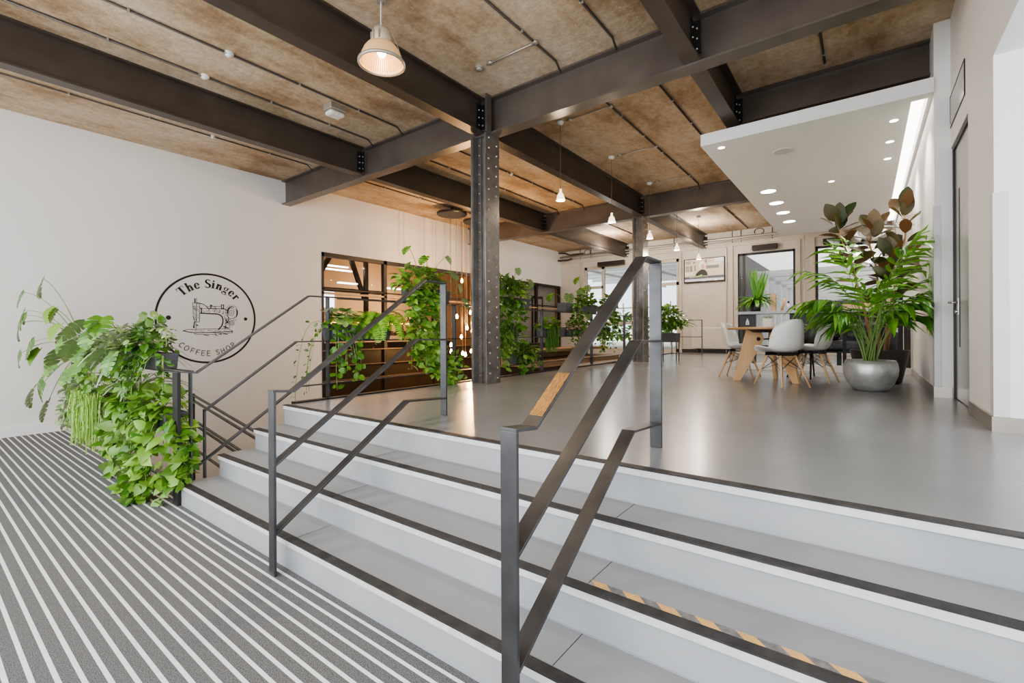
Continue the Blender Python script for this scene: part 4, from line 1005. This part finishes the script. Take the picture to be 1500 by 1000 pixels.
left_planter(-5.22,.373,.27,'top trough nearest the stairs, crowded with small dark leaves by the wall sign', tp1)
def tp2(x, z, ms, g):
    m = g('pale_leaves','pale'); bush(ms, m, (x,yP-.03,z+.06), (.42,.2,.22), 110, .09, out=OUT)
    ml = g('split_leaves','monst')
    monst(ms, ml, (x,yP-.04,z), [(x-.1,yP-.34,z+.30),(x+.2,yP-.36,z+.22),(x-.35,yP-.36,z+.12),(x+.1,yP-.4,z-.08),(x-.25,yP-.4,z-.15),(x+.35,yP-.3,z+.35)], .23)
    straps(g('long_strap_leaves','pale'), (x+.1,yP-.06,z), 26, .62, .35, wf=1.4)
    for _ in range(8): vine(ms, g('trailing_heart_leaves','pothos'), (x+U(-.35,.35),yP-.06,z), OUT, U(.25,.5), .09)
left_planter(-6.0,.373,.36,'top trough with big silvery split leaves and arching blades, second from the stairs', tp2)
def tp3(x, z, ms, g):
    m = g('pale_leaves','pale'); bush(ms, m, (x,yP-.03,z+.03), (.42,.2,.2), 100, .10, out=OUT)
    ml = g('split_leaves','monst')
    monst(ms, ml, (x,yP-.04,z), [(x-.2,yP-.28,z+.26),(x+.15,yP-.36,z+.2),(x+.3,yP-.3,z+.05),(x-.35,yP-.36,z+.02),(x,yP-.42,z-.15)], .22)
    for _ in range(10): vine(ms, g('trailing_heart_leaves','pothos'), (x+U(-.35,.35),yP-.06,z), OUT, U(.25,.5), .10)
left_planter(-6.88,.373,.36,'top trough with mixed split and heart leaves, third from the stairs', tp3)
def tp4(x, z, ms, g):
    ml = g('split_leaves','monst'); mp = g('heart_leaves','pothos')
    monst(ms, ml, (x,yP-.04,z), [(-8.43,1.15,1.40),(-8.7,1.0,1.24),(-8.65,1.0,1.0),(-8.75,.98,.84),(-8.5,1.0,.93),(-8.75,.98,.45),(-8.45,1.05,0),(-8.2,1.15,-.15),(-8.1,1.1,.1),(-8.0,1.15,.38),(-8.35,1.05,.6)], .28, (.1,-1,.55))
    monst(ms, mp, (x,yP-.02,z), [(-8.0,1.2,1.0)], .22)
    for q in ((-8.05,1.2,1.02),(-8.4,1.1,.5),(-7.8,1.2,.8)): leaf(mp, 'heart', q, V((.3,-.5,-.7)), V((.4,-1,.5)), .25, .3)
    bush(ms, g('pale_leaves','pale'), (x+.1,yP-.03,z), (.34,.2,.18), 80, .10, out=OUT)
left_planter(-7.8,.373,.34,'top trough at the far left, long split leaves reaching toward the white wall', tp4)

# --- planters on the gallery railing
OG = V((1,-.5,0))
def gal(y, z, hy, lb, fn, x=XG-.07):
    t = planter(lb, (x,y,z), (.095,hy), .17, 'planters on the gallery railing'); ms = MB(); parts = {}
    def g(n, m):
        if n not in parts: parts[n] = (MB(), m)
        return parts[n][0]
    fn(x, y, z+.15, ms, g); finish(t, parts, ms)
def g1(x, y, z, ms, g):
    m = g('round_cream_edged_leaves','dark'); bush(ms, m, (x+.02,y-.22,z+.05), (.14,.26,.13), 34, .10, 'round', out=OG)
    bush(ms, g('pale_round_leaves','pale'), (x+.04,y-.22,z+.07), (.16,.26,.13), 20, .09, 'round', out=OG)
    for _ in range(8): vine(ms, m, (x+.06,y-U(0,.35),z), OG+V((0,U(-.6,.6),0)), U(.35,.75), .075, 'round', .06)
    for _ in range(3): vine(ms, m, (x,y-.36,z), V((-.3,-1,0)), U(.35,.8), .06, 'oval', .07)
    vine(ms, m, (x,y-.4,z+.02), V((-.4,-1.0,.8)), 1.0, .055, 'oval', .08)
    fern(g('fern_fronds','fern'), (x+.02,y+.26,z+.02), 62, .56, 1.1, OG)
gal(3.17,.608,.40,'wide black trough with round cream-edged leaves and bushy fern on the middle rail', g1)
def g2(x, y, z, ms, g):
    m = g('trailing_heart_leaves','pothos')
    bush(ms, m, (x,y-.12,z+.06), (.2,.42,.27), 150, .10, out=OG)
    for _ in range(22): vine(ms, m, (x+.06,y+U(-.38,.1),z), OG+V((0,U(-.4,.4),0)), U(.7,1.12), .095, drop=.03)
    ml = g('split_leaves','monst'); monst(ms, ml, (x,y,z), [(x,y-.30,z+.55),(x+.02,y-.02,z+.46),(x+.03,y+.34,z+.50),(x,y+.46,z+.30),(x+.03,y+.58,z+.14),(x+.06,y+.66,z-.06)], .155)
gal(4.21,1.074,.35,'top rail trough with a long curtain of heart leaves, left of near column', g2)
def g3(x, y, z, ms, g):
    m = g('trailing_heart_leaves','pothos'); bush(ms, m, (x,y,z-.02), (.14,.25,.13), 45, .085, out=OG)
    for _ in range(9): vine(ms, m, (x+.06,y+U(-.25,.25),z), OG, U(.3,.5), .085, drop=.03)
gal(4.60,.167,.2,'small low trough of heart leaves near the foot of the near column', g3)
def g4(x, y, z, ms, g):
    m = g('trailing_heart_leaves','dark'); bush(ms, m, (x,y-.1,z+.10), (.2,.48,.24), 150, .095, out=OG)
    bush(ms, g('bright_heart_leaves','pothos'), (x+.05,y+.05,z+.05), (.2,.5,.26), 60, .10, out=OG)
    for _ in range(16): vine(ms, m, (x+.06,y+U(-.45,.4),z), OG, U(.3,.7), .09)
    monst(ms, g('split_leaves','monst'), (x,y,z), [(x,y-.55,z+.60),(x,y-.35,z+.46),(x,y+.22,z+.52),(x,y+.55,z+.36),(x,y-.75,z+.74)], .15)
gal(6.0,1.074,.46,'trough with a big dark heart-leaf bush on the top rail right of the near column', g4)
def g5(x, y, z, ms, g):
    m = g('dense_dark_strands','dstring'); strands(m, (x+.08,y-.1,z+.05), (.10,.42), 330, .55)
    bush(ms, m, (x,y-.1,z+.02), (.18,.46,.2), 170, .06, 'oval', out=OG)
    v_ = g('trailing_heart_leaves','pothos')
    for _ in range(14): vine(ms, v_, (x+.07,y+U(-.3,.5),z), OG, U(.35,.72), .08, drop=.03)
gal(5.7,.608,.45,'dense dark feathery trailing bush on the middle rail right of the near column', g5)
def g5b(x, y, z, ms, g):
    m = g('trailing_heart_leaves','dark'); bush(ms, m, (x,y,z), (.2,.3,.2), 90, .10, out=OG); bush(ms, g('bright_heart_leaves','pothos'), (x+.05,y,z), (.2,.3,.22), 50, .10, out=OG)
    for _ in range(7): vine(ms, m, (x+.07,y+U(-.3,.3),z), OG, U(.2,.35), .08, drop=.03)
gal(6.35,.163,.3,'low trough of glossy leaves touching the floor right of the near column', g5b)
def g6(x, y, z, ms, g):
    bush(ms, g('bright_round_leaves','pothos'), (x,y-.1,z+.04), (.16,.36,.14), 90, .08, 'round', out=OG)
    strands(g('grassy_hanging_strands','dstring'), (x+.09,y-.12,z+.05), (.05,.16), 230, .48)
gal(7.25,.608,.36,'trough with a grassy hanging beard of strands on the middle rail', g6)
def g7(x, y, z, ms, g):
    monst(ms, g('split_leaves','monst'), (x,y,z), [(x,y-.55,z+.16),(x,y+.1,z+.2),(x,y+.5,z+.3),(x,y+.65,z+.12),(x+.05,y+.75,z-.12)], .19)
    for _ in range(5): vine(ms, g('dark_heart_leaves','dark'), (x+.05,y+U(.1,.4),z), OG, U(.3,.5), .09)
gal(7.80,1.074,.19,'clearly visible black trough on the top rail between the columns with a few split leaves', g7)
def g8(x, y, z, ms, g):
    bush(ms, g('pink_tinged_leaves','pink'), (x,y,z+.02), (.16,.36,.16), 90, .08, 'oval', out=OG)
    bush(ms, g('dark_heart_leaves','dark'), (x,y+.15,z+.05), (.16,.35,.2), 70, .08, out=OG)
    for _ in range(8): vine(ms, g('dark_heart_leaves','dark'), (x+.06,y+U(-.3,.3),z), OG, U(.25,.5), .07)
gal(8.05,.608,.36,'trough with pink-tinged leaves on the middle rail between the columns', g8)
def g9(x, y, z, ms, g):
    bush(ms, g('dark_heart_leaves','dark'), (x,y,z+.04), (.16,.4,.22), 120, .09, out=OG)
    monst(ms, g('split_leaves','monst'), (x,y,z), [(x,y-.3,z+.55),(x,y-.1,z+.35),(x,y+.1,z+.42)], .18)
gal(8.55,1.074,.38,'top rail trough with upright split leaves behind the tall handrail', g9)
def g10(x, y, z, ms, g):
    m = g('dark_heart_leaves','dark'); bush(ms, m, (x,y,z+.04), (.16,.45,.16), 120, .08, out=OG)
    for _ in range(14): vine(ms, m, (x+.06,y+U(-.4,.4),z), OG, U(.25,.55), .07, drop=.03)
    bush(ms, g('bright_heart_leaves','pothos'), (x+.03,y+.2,z-.2), (.12,.4,.2), 50, .07, out=OG)
gal(9.15,.608,.42,'trough of dark trailing leaves on the middle rail just left of the far column', g10)
def g11(x, y, z, ms, g):
    m = g('dark_heart_leaves','dark')
    bush(ms, m, (x,y,z+.04), (.14,.3,.22), 60, .10, out=OG)
    for _ in range(9): vine(ms, m, (x+.05,y+U(-.2,.3),z+.05), OG, U(.3,.6), .11)
gal(9.55,1.074,.30,'top rail trough with large hanging leaves against the far column', g11)
def g12(x, y, z, ms, g):
    bush(ms, g('glossy_leaves','dark'), (x,y,z+.30), (.30,.34,.42), 120, .16, 'oval', out=V((.6,-1,0)))
    bush(ms, g('bright_leaves','pothos'), (x,y,z+.34), (.3,.34,.42), 60, .14, 'heart', out=V((.6,-1,0)))
    straps(g('strap_leaves','palm'), (x+.25,y,z+.25), 26, .5, .9, wf=1.8)
t = planter('dark trough with a leafy bush just right of the tall handrail, far in the hall', (-3.72,11.1,.45), (.22,.14), .2); ms = MB(); parts = {}
def gg(n, m):
    if n not in parts: parts[n] = (MB(), m)
    return parts[n][0]
g12(-3.72,11.1,.58,ms,gg); finish(t, parts, ms)
fr_ = MB()
for a in (-3.92,-3.54):
    for b in (11.0,11.2): fr_.box(a,a+.02,b,b+.02,.001,.45)
fr_.box(-3.94,-3.5,10.98,11.22,.435,.449); tag(fr_.build('plant_stand', M['steel']), 'thin black stand under the far leafy trough right of the tall handrail', 'stand')

# --- big silver pot with palm
pt = thing('potted_palm', 'large silver-grey bowl planter with bright green arching palm by the right wall', 'potted plant', (.04,6.72,0))
MB().lathe([(.0,0),(.13,.0),(.16,.008),(.215,.08),(.25,.17),(.258,.24),(.25,.30),(.232,.345),(.222,.345),(.235,.29),(.22,.27),(0,.27)], (.04,6.72,.001), 56).build('bowl', M['potsil'], pt, smooth=True)
MB().lathe([(0,0),(.222,0),(.222,.02),(0,.03)], (.04,6.72,.272), 32).build('soil', M['soil'], pt)
ms, ml = MB(), MB()
def clampx(m, lim):
    m.v = [(min(x, lim - .02*abs(x-lim)) if x > lim else x, y, z) for x, y, z in m.v]
def frond(base, tip_dir, ln, rise, nl=11, ll=.26, arch=.11, wfac=1.0):
    p = V(base); h = V(tip_dir); h.z = 0; sp_ = min(1,h.length); h.normalize(); v = (h*.14+V((0,0,1))).normalized(); pts = [p.copy()]; N_ = 16; stp = ln/N_
    for k in range(N_):
        u = k/N_
        v += h*(.025+.10*u)*sp_ + V((0,0,-(arch*u*2.2 if u > rise else 0))); v.normalize(); p = p+v*stp; pts.append(p.copy())
        if u > rise:
            s = v.cross(V((0,0,1))); s = s.normalized() if s.length > .05 else V((h.y,-h.x,0)); up_ = s.cross(v)
            for sg_ in (-1,1):
                d = v*.9 + s*(sg_*U(.6,1.0)) + V((0,0,U(-.45,.05)))
                vs, fs = TPL['leaflet']; sz = ll*U(.75,1.15)*(.6+.8*math.sin(math.pi*(u-rise)/(1-rise+.15)))
                x_ = d.normalized().cross(up_+V((0,0,.3)))
                leaf(ml, 'leaflet', p, d, up_+V((0,0,.4))+rv(.2), sz, .8)
    leaf(ml, 'leaflet', p, v, V((0,0,1))+rv(.3), ll, .6)
    ms.tube(pts, .0065, 6, .002)
ends = [(U(-1,1),U(-1,.6),U(.75,1.15)) for _ in range(20)] + [(-1,-.2,1.1),(-1,.1,.85),(-.9,-.3,.7),(1,-.3,1.2),(1,0,1.05),(1,-.4,.8),(.8,-.2,1.35),(.2,-.3,1.5),(-.15,-.2,1.5),(.35,-.2,1.6),(-.5,-.1,1.4),(.6,.1,1.5),(-.05,.1,1.65),(.15,0,1.55)]
for ex, ey, ln in ends:
    a = U(0,6.28); frond((.04+.05*math.cos(a),6.72+.05*math.sin(a),.28), (ex,ey,0), ln*.95, .50+U(-.05,.1), ll=.25, arch=.075)
clampx(ml, .55); clampx(ms, .54)
ms.build('palm_stems', G['pothos'], pt, smooth=True); ml.build('palm_fronds', G['palm'], pt, smooth=True)

# --- rubber plant in dark pot behind
FX, FY = .14, 7.75
ft = thing('rubber_plant', 'tall rubber plant with bronze oval leaves in a dark pot behind the palm', 'potted plant', (FX,FY,0))
MB().lathe([(0,0),(.20,0),(.23,.02),(.31,.40),(.315,.43),(.295,.43),(.29,.38),(0,.38)], (FX,FY,.001), 40).build('pot', mat('dark_bronze_pot', (.06,.05,.045), .4, .2), ft, smooth=False)
MB().lathe([(0,0),(.285,0),(.285,.01),(0,.02)], (FX,FY,.385), 32).build('soil', M['soil'], ft)
ms, ml = MB(), MB()
trunks = [[(FX-.06,FY,.38),(FX-.14,FY,.9),(FX-.27,FY,1.5),(FX-.40,FY,1.95),(FX-.43,FY,2.16)], [(FX+.08,FY,.38),(FX+.13,FY,.9),(FX+.21,FY,1.45),(FX+.27,FY,1.9),(FX+.25,FY,2.24)],
          [(FX+.0,FY+.05,.38),(FX+.0,FY+.05,1.0),(FX-.02,FY+.05,1.5),(FX-.10,FY+.02,1.85),(FX-.05,FY-.05,2.0)], [(FX+.05,FY-.05,.38),(FX+.1,FY-.1,.9),(FX+.16,FY-.1,1.3),(FX+.13,FY-.12,1.62)]]
for q, tr in enumerate(trunks):
    ms.tube(tr, .018, 8, .008); L_ = len(tr)-1; n = 22 if q < 2 else 17
    for k in range(n):
        u = .40 + .60*k/(n-1); i = min(L_-1, int(u*L_)); f_ = u*L_-i; p = V(tr[i])*(1-f_)+V(tr[i+1])*f_
        a = k*2.4+q; h = V((math.cos(a),math.sin(a),0)); up = U(.1,1.1) if k < n-3 else U(1.2,1.8)
        d = (h+V((0,0,up-.1))).normalized(); ms.tube([p,p+d*.04], .004, 5); leaf(ml, 'oval', p+d*.04, d, V((0,-.7,.8))-h*.2+rv(.5), U(.23,.30), U(.0,.3))
    leaf(ml, 'oval', V(tr[-1]), V((U(-.2,.2),-.1,1)), V((0,-1,.1)), .27, .05)
    leaf(ml, 'oval', V(tr[-1])-V((0,0,.10)), V((.25,-.3,.7)), V((0,-1,.3)), .25, .1)
clampx(ml, .55)
ms.build('trunks', M['trunk'], ft, smooth=True); ml.build('leaves', G['rubber'], ft, smooth=True)

# --- plant in black pot on the counter, succulent
t = thing('potted_grass_plant', 'spiky green plant in a black cylinder pot on the left end of the counter', 'potted plant', (-1.58,9.36,1.036))
MB().lathe([(.0,0),(.075,0),(.082,.01),(.088,.185),(.08,.185),(.078,.16),(0,.16)], (-1.58,9.36,1.036), 28).build('pot', M['black'], t, smooth=True)
ml = MB(); straps(ml, (-1.58,9.36,1.20), 110, .40, .75, wf=1.3); strands(ml, (-1.58,9.34,1.26), (.12,.08), 60, .14)
for k in range(16): leaf(ml, 'strap', (-1.56+U(-.04,.06),9.36,1.2), V((U(-.2,.35),U(-.2,.2),1)), V((0,-1,0)), U(.45,.66), .12)
ml.build('leaves', G['palm'], t, smooth=True)
t, c = SUCC; ml = MB()
for k in range(46):
    a = U(0,6.28); e = U(.1,1); d = V((math.cos(a)*(1.1-e),math.sin(a)*(1.1-e),e+.25)); leaf(ml, 'leaflet', V(c)+V((U(-.04,.04),U(-.04,.04),0)), d, V((0,0,1))+rv(.3), U(.05,.085), -.2)
ml.build('leaves', G['pale'], t, smooth=True)

# ------------------------------------------------------------------ outside the back windows
struct('ground_outside', MB().box(-14,5,15.99,45,-.12,-.02), mat('outdoor_paving', (.62,.58,.52), .8, noise=2, c2=(.48,.45,.40)))
cn = MB(); cn.box(-12,-3.75,16.05,26,3.6,3.66)
tag(cn.build('canopy_roof', mat('glowing_canopy', (.80,.83,.86), .5, emit=(.85,.92,1), estr=.35)), 'pale translucent canopy roof outside the garden doors', 'roof')  # emission stands in for daylight coming through the sheet
for q in range(7):
    y = 16.2+q*1.4; tag(MB().bar((-12,y,3.5),(-3.4,y,3.2+.03*q),.08,.14).build('canopy_beam', M['portal']), 'grey beam under the canopy outside the garden doors', 'beam', 'canopy beams outside')
for q, x in enumerate((-9.4,-7.2,-5.3)):
    tag(MB().bar((x,16,3.3),(x+.5,26,3.2),.06,.10).build('canopy_rafter', M['galv']), 'thin rafter under the outdoor canopy', 'beam', 'canopy rafters outside')
og = MB(); osm = MB()
for k in range(6): bush(osm, og, (-11.3+k*1.25,20.5+U(-.4,.6),.55), (.75,.4,1.1), 150, .22, 'heart')
tag(og.build('garden_shrubs', G['pothos'], smooth=True), 'bushy green garden planting outside the left doors', 'shrubs', kind='stuff')
st2 = MB()
for k in range(14): st2.box(-12+k*.62,-11.96+k*.62,23,23.05,0,2.2)
for z in (.5,1.2,1.9): st2.box(-12,-3.4,23,23.05,z,z+.06)
tag(st2.build('garden_fence', mat('pale_fence', (.55,.45,.35), .7)), 'pale slatted fence beyond the outdoor canopy', 'fence')
# covered corridor beyond the right windows
struct('ceiling_corridor', MB().box(-3.3,4.5,16.05,40,3.32,3.4), mat('glowing_corridor_white', (.75,.74,.72), .6, emit=(.95,.93,.9), estr=.62))  # ceiling made to glow so the corridor reads brighter
struct('floor_corridor', MB().box(-3.3,4.5,16.0,40,.0,.03), M['backw'])
struct('wall_corridor', MB().box(-3.45,-3.3,16.05,40,0,3.4).box(-3.3,4.5,40,40.1,0,3.3).box(4.5,4.6,16.05,40,0,3.4), M['portald'])  # last box: unseen side wall added to keep outside light out
for q in range(11):
    y = 17.6+q*1.6; t = thing('portal_frame', 'grey portal frame in the receding row seen through the window right of the screen', 'frame', (-2.9,y,0), group='portal frames in the corridor')
    MB().box(-3.02,-2.62,y,y+.34,.03,2.62).build('post', M['portal'], t)
    MB().box(-3.02,4.4,y,y+.34,2.50,2.70).build('lintel', M['portal'], t)
for q, (x, y0) in enumerate([(-1.9,15.8),(-.2,16.2),(.6,16.2),(1.5,16.2)]):
    tag(MB().box(x-2.2 if q == 0 else x-.05, x+1.2 if q == 0 else x+.05, y0+.4 if q else 16.6, 16.68 if q == 0 else 30, 3.29,3.31).build('linear_light', M['fluor']), 'slim linear light in the corridor ceiling behind the windows', 'light', 'corridor linear lights')
for q in range(6):
    y = 18.2+q*1.3; tag(MB().box(.0,3.6,y,y+.06,2.95,2.98).build('linear_light', M['fluor']), 'short cross light in the corridor ceiling behind the tall plants', 'light', 'corridor cross lights')
t = thing('wooden_servery', 'wooden servery counter seen through the window behind the tall plants', 'counter', (1.2,22,0))
MB().box(-.6,3.5,21.6,22.2,.03,1.1).build('front', M['dark'], t); MB().box(-.7,3.6,21.5,22.3,1.5,1.72).build('shelf', M['oak'], t); MB().box(-.1,.06,21.6,21.9,1.72,2.2).build('upright', M['dark'], t)
MB().box(-.5,-.48+.4,21.58,21.6,1.15,1.48).build('notice_board', M['white'], t)
tag(MB().box(-2.2,-.4,16.8,17.1,.03,.55).build('planting_box', M['portald']), 'dark planting box outside the window behind the counter', 'planter')
og2 = MB(); bush(MB(), og2, (-1.3,16.95,.75), (1.0,.15,.3), 260, .10, 'heart'); tag(og2.build('low_hedge', G['pothos'], smooth=True), 'strip of green hedge just outside, visible under the high counter', 'hedge', kind='stuff')
struct('wall_side_far', MB().box(.75,.79,16.05,18,0,3.3), M['wall_r'])

# ------------------------------------------------------------------ light
w = bpy.data.worlds.new('World'); bpy.context.scene.world = w; w.use_nodes = True; nt = w.node_tree
bg = nt.nodes['Background']; bg.inputs[0].default_value = (.90,.95,1,1); bg.inputs[1].default_value = .95
def area(loc, rot, sx, sy_, e, c=(1,1,1), n='area_light'):
    l = bpy.data.lights.new(n, 'AREA'); l.shape = 'RECTANGLE'; l.size = sx; l.size_y = sy_; l.energy = e; l.color = c
    o = bpy.data.objects.new(n, l); col.objects.link(o); o.location = loc; o.rotation_euler = [R(a) for a in rot]; return o
def point(loc, e, c, r=.1, n='point_light'):
    l = bpy.data.lights.new(n, 'POINT'); l.energy = e; l.color = c; l.shadow_soft_size = r
    o = bpy.data.objects.new(n, l); col.objects.link(o); o.location = loc; return o
area((-3.5,-1.9,1.6),(90,0,0),9,3.4,130,(.97,.98,1),'entrance_daylight')
area((2.9,1.6,1.3),(90,0,90),4,2.2,40,(.95,.97,1),'side_daylight')
point((-7.9,8.7,.9),90,(1,.58,.26),.02,'bulb_cluster_glow')
point((-7.3,8.3,2.6),60,(1,.62,.32),.02,'bulb_cluster_glow')
point((-11.6,10,1.6),120,(1,.72,.45),.02,'back_bar_glow')
def spot(loc, e, c, ang=120, r=.05, n='spot_light'):
    l = bpy.data.lights.new(n, 'SPOT'); l.energy = e; l.color = c; l.spot_size = R(ang); l.spot_blend = .8; l.shadow_soft_size = r
    o = bpy.data.objects.new(n, l); col.objects.link(o); o.location = loc; return o
spot((lx,ly,lz-.02), 60, (1,.78,.5), 150, .03)
point((lx,ly,lz+.03), 1.5, (1,.74,.46), .02)
for y in (9.11,10.93,12.4): spot((-1.33,y,3.08), 60, (1,.96,.9))
for y in (6.94,8.42): spot((.26,y,3.08), 45, (1,.97,.92))
for y in (5.96,7.71,9.55,11.32,13.16): point((-3.6,y,2.60), 14, (1,.80,.58), .03)
point((-6.5,13.6,3.2), 45, (1,.93,.85), .05); point((-3.9,13.9,3.2), 40, (1,.93,.85), .05)

# ------------------------------------------------------------------ camera
cam = bpy.data.cameras.new('camera'); co = bpy.data.objects.new('camera', cam); col.objects.link(co)
cam.sensor_width = 36; cam.lens = 683.1/1500*36; cam.shift_y = -13/1500; cam.clip_start = .02
co.location = (0,0,.68)
co.rotation_euler = (Matrix.Rotation(R(37.17),4,'Z') @ Matrix.Rotation(R(90),4,'X') @ Matrix.Rotation(R(-.3),4,'Z')).to_euler()
bpy.context.scene.camera = co
vs_ = bpy.context.scene.view_settings; vs_.view_transform = 'AgX'; vs_.look = 'AgX - Medium High Contrast'; vs_.exposure = 1.05
